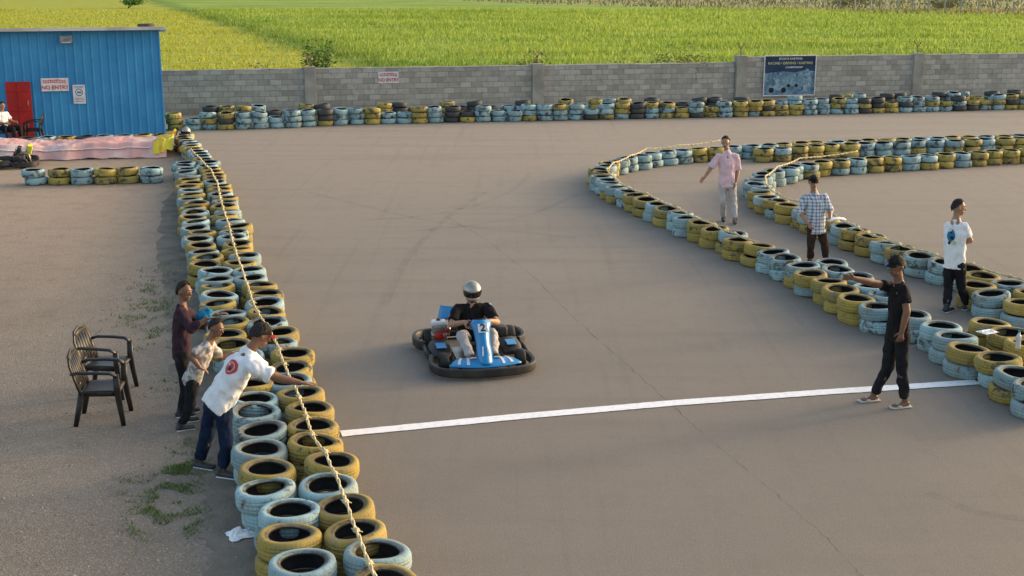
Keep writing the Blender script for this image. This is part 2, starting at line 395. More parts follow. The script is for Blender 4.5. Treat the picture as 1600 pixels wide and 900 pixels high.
def remesh(mb, name, m, vox, parent, off, smooth_it=4, disp=0.0, dsc=7.0, seed=0):
    me = mb.mesh(name, m, True, off); ob = bpy.data.objects.new(name, me)
    r = ob.modifiers.new('r', 'REMESH'); r.mode = 'VOXEL'; r.voxel_size = vox; r.use_smooth_shade = True
    if smooth_it: s_ = ob.modifiers.new('s', 'SMOOTH'); s_.factor = .5; s_.iterations = smooth_it
    me2 = evalmesh(ob); ob.modifiers.clear(); ob.data = me2; C.objects.link(ob)
    if not me2.materials: me2.materials.append(m)
    if disp:
        sv = V((seed*3.1, seed*1.7, 0))
        nrm = [v.normal.copy() for v in me2.vertices]
        for v, n_ in zip(me2.vertices, nrm):
            p = v.co
            d = noise.noise(p*dsc+sv)*.6 + noise.noise(V((p.x*dsc*2.4, p.y*dsc*2.4, p.z*dsc*1.2))+sv)*.4
            v.co = p + n_*d*disp
    ob.parent = parent
    return ob

# ------------------------------------------------------------------ the setting
def sheet(name, pts, z, m, label=None):
    mb = MB(); mb.poly([V((p[0], p[1], z)) for p in pts]); o = mb.build(name, m, smooth=False); tag(o, label, None, None, 'structure'); return o
sheet('ground', [(-500, -20), (500, -20), (500, 700), (-500, 700)], 0, M['earth'])
W0 = G(255, 180); W1 = G(1600, 153); wd = (W1-W0).normalized(); wa = math.atan2(wd.y, wd.x); wn = V((wd.y, -wd.x, 0))
def wl(x): return W0 + wd*((x-W0.x)/wd.x)
WL, WR = wl(-40), wl(45)
bpts = [G(560, 940), G(505, 820), G(460, 700), G(420, 590), G(385, 500), G(350, 410), G(325, 330), G(300, 270), G(270, 240), G(262, 215)]
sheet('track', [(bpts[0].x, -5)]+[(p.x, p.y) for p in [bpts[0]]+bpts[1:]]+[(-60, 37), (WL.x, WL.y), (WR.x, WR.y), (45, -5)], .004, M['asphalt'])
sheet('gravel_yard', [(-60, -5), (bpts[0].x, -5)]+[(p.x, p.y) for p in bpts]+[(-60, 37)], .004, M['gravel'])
sheet('field', [(-400, WL.y+(WL.y-WR.y)*4), (WL.x, WL.y), (WR.x, WR.y), (400, WR.y+40), (400, 650), (-400, 650)], .004, M['field'])
vp = [(335, 960), (322, 880), (318, 800), (312, 760), (285, 700), (282, 640), (268, 560), (262, 500), (255, 450), (248, 400), (250, 350), (258, 310)]
ed = []
for i in range(len(vp)-1):
    for k in range(14):
        t = k/14; p = G(vp[i][0]*(1-t)+vp[i+1][0]*t, vp[i][1]*(1-t)+vp[i+1][1]*t)
        ed.append((p.x+ru(-.05, .05)+.12*noise.noise(V((0, p.y*1.5, 0))), p.y))
inner = [(p.x, p.y) for p in bpts[:8]]
sheet('verge', inner+ed[::-1], .008, M['verge'])
def strip(name, pts, w, z, m, kind='structure', label=None, jit=0):
    mb = MB(); vs = []; fs = []; P = [V((p[0], p[1], z)) for p in pts]
    for k, p in enumerate(P):
        a = (P[min(k+1, len(P)-1)]-P[max(k-1, 0)]).normalized(); o = V((-a.y, a.x, 0)); ww = w*(1+ru(-jit, jit))
        vs += [p+o*ww/2, p-o*ww/2]
    for k in range(len(P)-1): fs.append((2*k, 2*k+1, 2*k+3, 2*k+2))
    mb.add(vs, fs); o = mb.build(name, m, smooth=False); tag(o, label, None, None, kind); return o
def dens(pts, n=12, j=0):
    out = []
    for i in range(len(pts)-1):
        for k in range(n):
            t = k/n; out.append((pts[i][0]*(1-t)+pts[i+1][0]*t+ru(-j, j), pts[i][1]*(1-t)+pts[i+1][1]*t+ru(-j, j)))
    out.append(tuple(pts[-1][:2])); return out
g2 = lambda L: [tuple(G(*p)[:2]) for p in L]
strip('finish_line', dens(g2([(533, 679), (800, 653), (1050, 631), (1300, 613), (1528, 598)]), 30), .19, .012, M['white_paint'], jit=.05)
strip('crack', dens(g2([(690, 335), (760, 375), (830, 430), (900, 500), (960, 553), (1040, 625), (1100, 680), (1200, 762), (1300, 850), (1350, 905)]), 14, .015), .014, .008, M['crack'], jit=.6)
for i, pts in enumerate([[(560, 345), (660, 338), (740, 322), (800, 298), (830, 270)], [(640, 362), (740, 352), (830, 335), (900, 305)], [(480, 300), (600, 330), (700, 350), (900, 372)],
                         [(760, 300), (700, 340), (640, 400), (600, 480)], [(1450, 770), (1520, 800), (1600, 812)]]):
    P = g2(pts); Q = []
    for k in range(41):
        t = k/40*(len(P)-1); i0 = min(int(t), len(P)-2); f = t-i0
        pm = P[max(i0-1, 0)]; a = P[i0]; b_ = P[i0+1]; pn = P[min(i0+2, len(P)-1)]
        Q.append(tuple(.5*((2*a[c])+(-pm[c]+b_[c])*f+(2*pm[c]-5*a[c]+4*b_[c]-pn[c])*f*f+(-pm[c]+3*a[c]-3*b_[c]+pn[c])*f**3) for c in (0, 1)))
    strip('skid_mark', Q, .14, .0065+.0002*i, M['skid'])

def blades(name, n, samp, m, label, cat, lean=.25):
    vs = np.zeros((n*3, 3)); k = 0
    for i in range(n):
        x, y, h, w = samp(); a = ru(0, math.pi); c_, s_ = math.cos(a)*w/2, math.sin(a)*w/2
        vs[k] = (x-c_, y-s_, 0); vs[k+1] = (x+c_, y+s_, 0); vs[k+2] = (x+ru(-lean, lean)*h, y+ru(-lean, lean)*h, h); k += 3
    me = bpy.data.meshes.new(name); me.from_pydata(vs.tolist(), [], [(3*i, 3*i+1, 3*i+2) for i in range(n)]); me.materials.append(m)
    o = bpy.data.objects.new(name, me); C.objects.link(o); tag(o, label, cat, None, 'stuff'); return o
def fs():
    while True:
        t = rnd(); y = 47+130*t**1.2; x = ru(-.46, .46)*y
        if y > wl(x).y+.6:
            s_ = 16.5-.346*y-x; nz = noise.noise(V((x*.10, y*.22, 0)))+.6*noise.noise(V((x*.35, y*.7, 4)))
            if nz < -.1 and rnd() < .45: continue
            h = ru(.16, .34)*(1.0+1.2*max(0, nz))
            if s_ > 0:
                if rnd() < .4: continue
                h *= .55
            return x, y, h, .04+y*.0007
blades('crop', 120000, fs, M['blades'], 'pale green crop growing across the field behind the block wall', 'crop', .5)
def fs2():
    while True:
        y = ru(90, 235); x = ru(-.05, .46)*y
        if x*1.2+y > 214 + 12*noise.noise(V((x*.06, y*.06, 2))): return x, y, ru(.2, .7), .25
blades('dry_scrub', 3500, fs2, M['scrub'], 'brown dry scrub at the far edge of the green field', 'scrub', .6)
def fs3():
    x = ru(-26, 40); p = wl(x); return x, p.y+ru(.3, 1.5), ru(.4, 1.6)*(1.1 if noise.noise(V((x*.5, 0, 0))) > 0 else .6), .05
blades('wall_weeds', 3500, fs3, M['weed'], 'rough weeds growing along the back of the block wall', 'weeds', .4)
spots = [(283, 738, .22, 200), (262, 785, .30, 160), (225, 822, .16, 30), (236, 487, .5, 200), (246, 525, .3, 60), (300, 815, .16, 40), (255, 430, .5, 60), (200, 760, .12, 15), (275, 600, .3, 30), (300, 690, .2, 40), (232, 455, .35, 60)]
def ws():
    k = random.choices(range(len(spots)), [s[3] for s in spots])[0]; s = spots[k]; g = G(s[0], s[1])
    while True:
        x, y = g.x+random.gauss(0, s[2]*.55), g.y+random.gauss(0, s[2]*1.1)
        if noise.noise(V((x*4, y*4, 0))) > -.02: return x, y, ru(.015, .055), ru(.008, .02)
blades('weeds', 3600, ws, M['weed'], 'low green weeds growing in patches beside the left tyre barrier', 'weeds', 1.1)
mb = MB()
for i in range(4600):
    px, py = ru(-20, 400), 320+600*rnd()**.7; g = G(px, py)
    bx = np.interp(py, [240, 330, 500, 700, 940], [270, 300, 360, 440, 540])
    if px > bx-30: continue
    r = ru(.003, .009)*(2.2 if rnd() < .06 else 1)
    a = ru(0, 6.28); P = [g+V((r*math.cos(a+k*1.57)*ru(.7, 1.3), r*math.sin(a+k*1.57)*ru(.7, 1.3), .005)) for k in range(4)]+[g+V((0, 0, r*.9+.005))]
    mb.add(P, [(0, 1, 4), (1, 2, 4), (2, 3, 4), (3, 0, 4)])
tag(mb.build('pebbles', M['stone'], smooth=False), 'small loose stones scattered over the gravel yard', 'stones', None, 'stuff')

# ------------------------------------------------------------------ boundary wall
def wallrun(x0, x1, h, label, pil):
    p0 = wl(x0); p1 = wl(x1); L = (p1-p0).length
    t = thing('boundary_wall', label, 'wall', p0, wa)
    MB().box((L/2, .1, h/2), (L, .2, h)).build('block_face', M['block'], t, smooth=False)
    mb = MB(); n = int(L/.4)
    mb.grid(lambda u, v: V((u*L, -.012+v*.224, h+.002+.03*(v > 0)*(v < 1)+.03*noise.noise(V((u*L*2.2, v, 0))))), n, 3); mb.build('coping', M['render'], t, smooth=False)
    for px in pil:
        r = ray(px, 130)
        tt = (W0-V((0, 0, H))).dot(wn)/r.dot(wn); q = V((0, 0, H))+r*tt; s = (V((q.x, q.y, 0))-p0).dot(wd)
        MB().box((s, .06, (h+.08)/2), (.42, .34, h+.08), bev=.015).build('pilaster', M['render'], t, smooth=False)
        mb = MB(); mb.cap((s, .1, h), (s, .1, h+.32), .022, .022, n=6); mb.cap((s, .1, h+.32), (s-.14, .16, h+.55), .02, .02, n=6); mb.cap((s, .1, h+.32), (s+.14, .1, h+.5), .02, .02, n=6)
        mb.build('wire_bracket', M['rust'], t)
    for z in (.22, .5):
        mb = MB(); pts = [(s, .1, h+z+.03*math.sin(s*1.1)) for s in np.arange(0, L, .8)]; mb.path(pts, .0025, .0025, n=4); mb.build('barbed_wire', M['rust'], t)
    return t, h
wallrun(-24, wl(0).x+8.6, 1.56, 'long grey concrete block wall between the blue shed and the racing banner', (485, 840))
wallrun(8.62, 40, 1.77, 'taller grey concrete block wall carrying the blue racing banner at right', (1157, 1432))
def wallpt(px, py, out=.03):
    r = ray(px, py); tt = (W0-V((0, 0, H))).dot(wn)/r.dot(wn); return V((0, 0, H))+r*tt+wn*out
c0 = wallpt(1233, 118, .035)
ban = thing('racing_banner', 'dark blue racing banner with karts and lettering hung on the wall', 'banner', c0, wa)
bw, bh = 2.12, 1.53
MB().grid(lambda u, v: V(((u-.5)*bw, -.012+.012*math.sin(u*9)*math.sin(v*5), (v-.5)*bh)), 14, 10).build('banner_sheet', M['navy'], ban)
mb = MB()
for a, b_ in (((-bw/2, -bh/2), (bw/2, -bh/2)), ((bw/2, -bh/2), (bw/2, bh/2)), ((bw/2, bh/2), (-bw/2, bh/2)), ((-bw/2, bh/2), (-bw/2, -bh/2))):
    mb.cap((a[0], -.03, a[1]), (b_[0], -.03, b_[1]), .024, .024, n=6)
mb.build('banner_border', M['sign_white'], ban)
def flat(pts, y): return [V((p[0], y, p[1])) for p in pts]
mb = MB(); mb.poly(flat([(-1.03, -.73), (1.03, -.73), (1.03, .16), (.6, .20), (.2, .12), (-.3, .17), (-1.03, .10)], -.030), 0)
for cx, cz, s_ in ((-.50, -.42, 1.1), (.12, -.30, .7)):
    mb.poly(flat([(cx-.3*s_, cz-.12*s_), (cx+.32*s_, cz-.14*s_), (cx+.36*s_, cz), (cx+.1*s_, cz+.05*s_), (cx+.07*s_, cz+.22*s_), (cx+.02*s_, cz+.32*s_), (cx-.07*s_, cz+.31*s_), (cx-.1*s_, cz+.2*s_), (cx-.12*s_, cz+.04*s_), (cx-.34*s_, cz)], -.034), 1)
    for dx in (-.22, .24): mb.poly(flat([(cx+dx*s_+.1*s_*math.cos(a*.7), cz-.12*s_+.1*s_*math.sin(a*.7)) for a in range(9)], -.038), 2)
mb.poly(flat([(.58, -.6), (.86, -.6), (.90, -.2), (.82, .08), (.77, .24), (.66, .25), (.62, .08), (.54, -.15)], -.034), 1)
mb.build('banner_picture', [M['photo'], M['ban_kart'], M['dark']], ban, smooth=False)
R90 = Matrix.Rotation(math.pi/2, 4, 'X')
text('lettering', 'SPORTS KARTING', .11, Matrix.Translation((0, -.045, .65)) @ R90, M['sign_white'], ban, sx=1.1)
text('lettering', 'RACING • DRIVING • KARTING', .135, Matrix.Translation((0, -.045, .48)) @ R90, M['ban_yel'], ban, sx=.98)
text('lettering', 'CHAMPIONSHIP', .09, Matrix.Translation((.15, -.045, .32)) @ R90, M['sign_white'], ban, sx=1.1)
def redsign(loc, rz, w, h, label):
    t = thing('warning_sign', label, 'sign', loc, rz)
    MB().box((0, 0, 0), (w, .015, h), bev=.003).build('sign_board', M['sign_white'], t, smooth=False)
    mb = MB()
    x = -w*.42
    while x < w*.38:
        cw = ru(.05, .07); r = cw*.42
        mb.path([(x+r+r*math.cos(a), -.012, h*.24+r*math.sin(a)*1.6) for a in np.linspace(.6, 5.8, 9)], .006, .010, n=4, up=(0, 1, 0))
        if rnd() < .5: mb.path([(x, -.012, h*.24+r*2.0), (x+cw, -.012, h*.24+r*2.2)], .005, .008, n=4, up=(0, 1, 0))
        x += cw+.01
    mb.build('script_line', M['sign_red'], t)
    text('lettering', 'NO ENTRY', h*.40, Matrix.Translation((0, -.012, -h*.22)) @ R90, M['sign_red'], t, sx=w/(h*2.1)*1.05)
    return t
redsign(wallpt(607, 121, .02), wa, .76, .42, 'white sign with red lettering fixed to the block wall')

def bush(name, label, base, w, h, n, m, size=.06, stems=6, group=None):
    t = thing(name, label, 'bush', base, 0, group)
    mb = MB(); tips = []
    for i in range(stems):
        a = ru(0, 6.28); r = w*ru(.2, .5); tip = V((r*math.cos(a), r*math.sin(a), h*ru(.55, 1)))
        mid = tip*.5+V((ru(-.1, .1), ru(-.1, .1), .1)); mb.path([(0, 0, -.02), mid, tip], [.03, .018, .008], [.03, .018, .008], n=5); tips += [tip, mid, tip*.8]
        for k in range(3):
            q = tip*ru(.5, .9); e = q+V((ru(-.3, .3)*w, ru(-.3, .3)*w, ru(.0, .3)*h)); mb.path([q, e], [.012, .005], [.012, .005], n=4); tips.append(e)
    mb.build('stems', M['bark'], t)
    mb = MB()
    for i in range(n):
        c = random.choice(tips)+V((random.gauss(0, w*.11), random.gauss(0, w*.11), random.gauss(0, h*.10)))
        if c.z < .05: c.z = .05
        d = V((ru(-1, 1), ru(-1, 1), ru(-.6, .6))).normalized(); e = d.cross(V((ru(-1, 1), ru(-1, 1), ru(-1, 1)))).normalized(); s_ = size*ru(.5, 1.3)
        mb.add([c-d*s_, c+e*s_*.45, c+d*s_, c-e*s_*.45], [(0, 1, 2, 3)])
    mb.build('foliage', m, t, smooth=False, fix=False)
    return t
def behind(px, d):
    p = wallpt(px, 130, 0); return V((p.x, p.y+d, 0))
bush('leafy_bush', 'green leafy bush rising behind the wall near the shed', behind(493, 1.3), 1.15, 2.45, 1300, M['leaf'], .07, 11)
bush('dry_bush', 'sprawling half dry bush behind the wall left of the banner', behind(1062, 1.5), 2.2, 1.95, 1000, M['dryleaf'], .07, 13)
bush('dry_bush', 'small dry bush behind the wall beside the blue shed', behind(392, 1.2), 1.3, 1.7, 400, M['dryleaf'], .06, 8)
bush('dry_bush', 'thin dry bush behind the middle pilaster of the wall', behind(835, 1.4), 1.8, 1.85, 600, M['dryleaf'], .065, 9)
bush('dry_bush', 'low dry bush behind the wall just left of the banner bracket', behind(985, 1.2), 1.4, 1.7, 350, M['dryleaf'], .06, 7)
bush('dry_bush', 'small dry bush behind the wall right of the banner', behind(1440, 1.1), .9, 2.0, 300, M['dryleaf'], .06, 5)
for i, (px, py, w, h, lb) in enumerate([(200, 10, 4, 1.3, 'low dark distant bush at the top left edge of the field'), (1330, 10, 5, 1.6, 'distant dry bush among the fence posts'), (1480, 14, 5, 1.6, 'distant dry bush at the top right of the field')]):
    bush('field_bush', lb, G(px, py+3), w, h, 500, M['leaf'] if i < 1 else M['scrub'], .22, 8)
post = None
fx = [1262, 1287, 1312, 1335, 1360, 1383, 1402, 1425, 1450, 1476, 1500, 1528, 1555, 1583]
ordn = ['first', 'second', 'third', 'fourth', 'fifth', 'sixth', 'seventh', 'eighth', 'ninth', 'tenth', 'eleventh', 'twelfth', 'thirteenth', 'fourteenth']
for i, px in enumerate(fx):
    g = G(px, 13+i*.9)
    if post is None:
        mb = MB(); mb.box((0, 0, .8), (.16, .16, 1.6), bev=.03)
        post = mb.build('fence_post', M['render'], smooth=False); o = post
    else: o = post.copy(); C.objects.link(o)
    o.location = g; o.rotation_euler = (ru(-.05, .05), ru(-.06, .06), ru(0, 1)); tag(o, f'small stone fence post, {ordn[i]} from the left along the far scrub', 'post', 'stone fence posts beyond the field')

# ------------------------------------------------------------------ blue shed
sc = V((-11.03, 40.6, 0)); sang = math.radians(15.2)
su = V((math.cos(sang), math.sin(sang), 0)); sv = V((-math.sin(sang), math.cos(sang), 0)); SHt = 3.24
shed = thing('blue_shed', 'bright blue corrugated metal shed with pale roof and red door', 'shed', sc, sang)
def spt(px, py, out=0.0):
    r = ray(px, py); tt = (sc-V((0, 0, H))).dot(sv)/r.dot(sv); q = V((0, 0, H))+r*tt; return (q-sc).dot(su), q.z
def corr(L, pitch, dep):
    out = []; x = 0
    while x < L: out += [(x, 0), (x+pitch*.70, 0), (x+pitch*.78, dep), (x+pitch*.92, dep)]; x += pitch
    out.append((L, 0)); return [(min(a, L), b) for a, b in out]
def corrwall(name, L, hgt, xf, m):
    pr = corr(L, .255, .035); mb = MB(); vs = []
    for x, d in pr: vs += [xf(x, d, 0), xf(x, d, hgt)]
    mb.add(vs, [(2*i, 2*i+2, 2*i+3, 2*i+1) for i in range(len(pr)-1) if pr[i+1][0] > pr[i][0]]); mb.build(name, m, shed, smooth=False, fix=False)
corrwall('front_wall', 12, SHt, lambda x, d, z: V((-x, -d, z)), M['shed'])
corrwall('side_wall', 4, SHt-.3, lambda x, d, z: V((d, x, z)), M['shed'])
corrwall('rear_wall', 12, SHt-.3, lambda x, d, z: V((-x, 4+d, z)), M['shed'])
mb = MB(); pr = corr(12.4, .255, .035); vs = []
for x, d in pr: vs += [V((.25-x, -.3, SHt+.05+d)), V((.25-x, 4.25, SHt-.27+d))]
mb.add(vs, [(2*i, 2*i+2, 2*i+3, 2*i+1) for i in range(len(pr)-1) if pr[i+1][0] > pr[i][0]]); mb.build('roof', M['roof'], shed, smooth=False, fix=False)
MB().box((-5.95, -.315, SHt+.05), (12.42, .02, .1), bev=.004).build('fascia', M['roof'], shed, smooth=False)
MB().box((.02, -.02, SHt/2), (.05, .05, SHt-.02), bev=.006).build('corner_trim', M['shed'], shed, smooth=False)
x0, z1 = spt(8, 128); x1, _ = spt(47, 128)
mb = MB(); mb.box(((x0+x1)/2, -.055, z1/2), (x1-x0, .03, z1), bev=.006); mb.box(((x0+x1)/2, -.075, z1*.5), (.05, .02, z1*.96), bev=.005)
for zz in (.15, .5, .85): mb.box(((x0+x1)/2, -.080, z1*zz), ((x1-x0)*.98, .015, .05), bev=.004)
door = mb.build('door', M['red'], shed, smooth=False); MB().cap((x1-.1, -.11, 1.0), (x1-.1, -.11, 1.15), .014, .014, n=8).build('handle', M['steel'], door)
def onshed(px, py, out): x, z = spt(px, py); return sc+su*x+V((0, 0, z))-sv*out
redsign(onshed(86, 132, .06), sang, .8, .40, 'white sign with red lettering on the blue shed')
t = thing('notice_board', 'small white and blue notice on the blue shed wall', 'sign', onshed(124, 147, .06), sang)
MB().box((0, 0, 0), (.36, .015, .58), bev=.003).build('notice_sheet', M['sign_white'], t, smooth=False)
mb = MB(); mb.path([(.10*math.cos(a), -.012, .06+.10*math.sin(a)) for a in np.linspace(0, 6.28, 20)][:-1], .003, .012, n=4, up=(0, 1, 0), closed=True)
for zz in (.24, .20, -.12, -.17, -.22): mb.box((0, -.010, zz), (.26, .006, .014))
mb.box((0, -.012, .06), (.12, .006, .05)); mb.build('blue_print', M['c_bag'], t, smooth=False)
t = thing('flood_light', 'small flood light under the roof edge of the blue shed', 'lamp', onshed(104, 61, .22), sang)
MB().box((0, 0, 0), (.36, .10, .22), Matrix.Rotation(-.5, 3, 'X'), bev=.02).build('lamp_housing', M['steel'], t, smooth=False)
MB().box((0, -.055, -.03), (.30, .012, .17), Matrix.Rotation(-.5, 3, 'X'), bev=.004).build('lamp_glass', M['glass'], t, smooth=False)
mb = MB(); mb.cap((-.19, 0, 0), (-.19, .13, .06), .012, .012, n=6); mb.cap((.19, 0, 0), (.19, .13, .06), .012, .012, n=6); mb.cap((-.19, .13, .06), (.19, .13, .06), .012, .012, n=6); mb.build('lamp_bracket', M['steel'], t)

# ------------------------------------------------------------------ tyres
def tyre_mb(sx=1.0, sy=1.0, n=60, lod=False, warp=0.0):
    if lod: top = [(.178, .068), (.190, .084), (.228, .089), (.264, .074), (.276, .040)]
    else: top = [(.176, .058), (.180, .074), (.192, .083), (.203, .083), (.210, .088), (.230, .089), (.250, .086), (.264, .077), (.272, .062), (.275, .050), (.276, .043), (.272, .041), (.272, .035), (.277, .033), (.278, .012), (.274, .009), (.274, .003)]
    out = top+[(r, -z) for r, z in top[::-1]]
    inn = [(.228, -.070), (.256, 0), (.228, .070)] if lod else [(.188, -.062), (.228, -.072), (.254, -.055), (.259, 0), (.254, .055), (.228, .072), (.188, .062)]
    pr = out+inn; P = len(pr); mb = MB(); vs = []
    for i in range(n):
        th = 2*math.pi*i/n
        for k, (r, z) in enumerate(pr):
            if not lod and k < len(out) and .045 < abs(z) < .070 and r > .262: r -= .003*(i % 2)
            r *= 1+.012*math.sin(3*th+warp)
            vs.append(V((r*math.cos(th)*sx, r*math.sin(th)*sy, z*(1-.10*warp*math.cos(th))+.006*math.sin(2*th+sx*9))))
    for i in range(n):
        j = (i+1) % n
        for k in range(P):
            k2 = (k+1) % P; inside = k >= len(out)-1 or k < 1
            mb.f.append((i*P+k, j*P+k, j*P+k2, i*P+k2)); mb.m.append(1 if inside else 0)
    mb.v = vs; return mb
TM = {}
for key, mm in (('b', M['tb']), ('y', M['ty']), ('k', M['tk'])):
    for vi, (a, b_) in enumerate(((1, 1), (1.03, .97), (.95, 1.0), (1.02, 1.02))):
        me = tyre_mb(a, b_, warp=vi*.45).mesh('tyre', [mm, M['rubber']]); bm = bmesh.new(); bm.from_mesh(me); bmesh.ops.recalc_face_normals(bm, faces=bm.faces[:]); bm.to_mesh(me); bm.free()
        TM[key, vi] = me
me = tyre_mb(1, 1, 22, True).mesh('far_tyre', [M['tk'], M['rubber']]); bm = bmesh.new(); bm.from_mesh(me); bmesh.ops.recalc_face_normals(bm, faces=bm.faces[:]); bm.to_mesh(me); bm.free(); LOD = me
SP = .54
def resample(P, sp_=SP):
    P = [V((p.x, p.y, 0)) for p in P]; out = [P[0]]; cur = P[0].copy(); i = 1
    while i < len(P):
        if (P[i]-cur).length < 1e-6: i += 1; continue
        if (P[i]-cur).length >= sp_: cur = cur+(P[i]-cur).normalized()*sp_; out.append(cur.copy())
        else:
            a = P[i]; i += 1
            if i >= len(P): break
            d = (P[i]-a)
            aa = d.dot(d); bb = 2*d.dot(a-cur); cc = (a-cur).dot(a-cur)-sp_*sp_; disc = bb*bb-4*aa*cc
            if disc > 0:
                s_ = (-bb+math.sqrt(disc))/(2*aa)
                if 0 <= s_ <= 1: cur = a+d*s_; out.append(cur.copy())
    return out
stacks = []
def row(name, pix, z, n, cols, pal='by', jit=.06):
    pts = resample([G(a, b_, z) for a, b_ in pix])
    for i, p in enumerate(pts):
        k = cols[i] if i < len(cols) else random.choice(pal)
        nn_ = n if isinstance(n, int) else random.choice(n)
        stacks.append(dict(row=name, i=i, p=np.array([p.x+ru(-jit, jit), p.y+ru(-jit, jit)]), n=nn_, c=k, pal=pal))
Rp = [(628, 960), (590, 890), (556, 828), (540, 790), (523, 757), (510, 722), (500, 697), (490, 670), (478, 642), (465, 608), (452, 572), (441, 542), (427, 508), (408, 462), (391, 425), (376, 387), (360, 345), (347, 307), (335, 277), (320, 252), (305, 232), (290, 216), (283, 206)]
Lp = [(520, 970), (487, 905), (463, 866), (455, 828), (445, 790), (433, 758), (422, 725), (412, 692), (408, 662), (400, 627), (392, 595), (382, 562), (371, 535), (357, 505), (345, 475), (334, 447), (325, 420), (318, 395), (312, 370), (306, 345), (301, 320), (298, 297), (295, 272), (290, 250)]
row('L1', Rp, .37, 2, 'bybyybyyyyybyybybybyybbybyybbyb')
row('L2', Lp, .37, 2, 'kbbybbybbbbybbyyybybybbyybybybbybyyb')
A1 = [(1650, 625), (1600, 585), (1567, 556), (1520, 541), (1490, 523), (1455, 500), (1420, 487), (1385, 478), (1350, 462), (1318, 448), (1290, 431), (1245, 411), (1208, 394), (1172, 379), (1140, 365), (1110, 351), (1080, 340), (1045, 326), (1015, 313), (985, 300), (960, 287), (943, 274), (938, 263), (950, 253), (985, 244), (1020, 239), (1060, 234), (1100, 231), (1150, 228), (1200, 225), (1250, 222), (1320, 220), (1385, 216), (1470, 214), (1600, 210), (1700, 207)]
row('A', A1, .37, 2, 'bbbyybbbbyyyybbbyybyybbybyyb')
row('A2', [(1680, 575), (1620, 545), (1580, 520), (1535, 497)], .37, 2, 'ybyy')
row('A3', [(1372, 458), (1340, 432), (1305, 413), (1280, 402)], .37, 2, 'bbbb')
row('A4', [(1700, 212), (1400, 221), (1280, 226), (1190, 232)], .37, 2, '')
Bp = [(1660, 467), (1600, 450), (1560, 437), (1530, 425), (1490, 412), (1450, 400), (1410, 386), (1370, 372), (1340, 360), (1300, 346), (1265, 331), (1235, 319), (1205, 309), (1187, 296), (1182, 282), (1200, 269), (1240, 258), (1290, 251), (1350, 247), (1420, 243), (1500, 239), (1570, 234), (1680, 230)]
row('B', Bp, .37, 2, 'bybyybbybyybybby')
row('B2', [(1680, 500), (1600, 474), (1550, 456), (1515, 440)], .37, 2, 'bbyb')
row('W', [(275, 203), (400, 201), (560, 194), (700, 191), (850, 188), (1000, 185), (1150, 182), (1300, 178), (1450, 174), (1600, 170), (1720, 167)], 0, (2, 3, 3), '', 'bybybybk', .06)
row('W2', [(330, 191), (560, 186), (700, 183), (850, 180), (1000, 177), (1150, 175), (1300, 171), (1450, 167), (1600, 163), (1720, 160)], 0, (2, 3), '', 'bykybk', .06)
row('T', [(60, 288), (150, 287), (262, 284)], 0, 2, 'bybyyb', 'by', .05)
row('D', [(40, 214), (270, 209)], .37, 2, '', 'byk')
P = np.array([s['p'] for s in stacks])
for it in range(60):
    d = P[:, None]-P[None]; r = np.sqrt((d**2).sum(2))+np.eye(len(P))*9
    ov = np.clip(.542-r, 0, None); P = P+(d/r[..., None]*ov[..., None]*.35).sum(1)
tyres = []
rowname = {'L1': "left barrier's track side row", 'L2': "left barrier's gravel side row", 'A': 'outer right barrier', 'A2': 'right edge spare row', 'A3': 'short row below checked shirt',
           'A4': 'far right back row', 'B': 'inner right barrier', 'B2': 'inner right front row', 'W': 'block wall front row', 'W2': 'block wall back row', 'T': 'row before pink tarp', 'D': 'row against blue shed'}
def ordi(n): return f"{n}{'th' if 10 < n % 100 < 14 else {1: 'st', 2: 'nd', 3: 'rd'}.get(n % 10, 'th')}"
colname = {'b': 'pale blue', 'y': 'mustard yellow', 'k': 'bare black'}
for s, q in zip(stacks, P):
    jx = jy = 0
    for k in range(s['n']):
        c = s['c'] if (k == s['n']-1 or rnd() < .62) else random.choice(s['pal'])
        if k: jx += ru(-.055, .055); jy += ru(-.055, .055)
        lay = 'bottom' if k == 0 else ('top' if k == s['n']-1 else 'middle')
        z = .094+.178*k
        tyres.append(dict(p=V((q[0]+jx, q[1]+jy, z+(.006 if k else 0))), c=c, rot=(ru(-.07, .07)*k, ru(-.07, .07)*k, ru(0, 6.28)), v=random.randrange(4),
                          label=f"{colname[c]} tyre, {lay} of {ordi(s['i']+1)} stack from {'left' if s['row'] in ('W', 'W2', 'T', 'D') else 'near'} end, {rowname[s['row']]}"))
def vis(t):
    p = t['p']; d = V((0, cp, -sp)).dot(p-V((0, 0, H)))
    x = 800+F*p.x/d; u = V((0, sp, cp)).dot(p-V((0, 0, H))); y = 450-F*u/d
    return (1/d) if (-30 < x < 1630 and y < 930) else -1
tyres = [t for t in tyres if vis(t) > 0]
tyres.sort(key=vis, reverse=True)
for t in tyres[:299]:
    o = bpy.data.objects.new('tyre', TM[t['c'], t['v']]); C.objects.link(o); o.location = t['p']; o.rotation_euler = t['rot']
    tag(o, t['label'], 'tyre', 'painted tyres stacked in the track barriers')
rest = tyres[299:]
ci = {'b': 0, 'y': 1, 'k': 2}
VA = []; FA = []; MA = []; o_ = 0
n = len(LOD.vertices); A0 = np.empty(n*3); LOD.vertices.foreach_get('co', A0); A0 = A0.reshape(-1, 3)
F0 = np.array([list(p.vertices) for p in LOD.polygons]); M0 = np.array([p.material_index for p in LOD.polygons])
for t in rest:
    Rm = np.array(Matrix.Rotation(t['rot'][2], 3, 'Z') @ Matrix.Rotation(t['rot'][0], 3, 'X'))
    VA.append(A0 @ Rm.T+np.array(t['p'])); FA.append(F0+o_); MA.append(np.where(M0 == 1, 3, ci[t['c']])); o_ += n
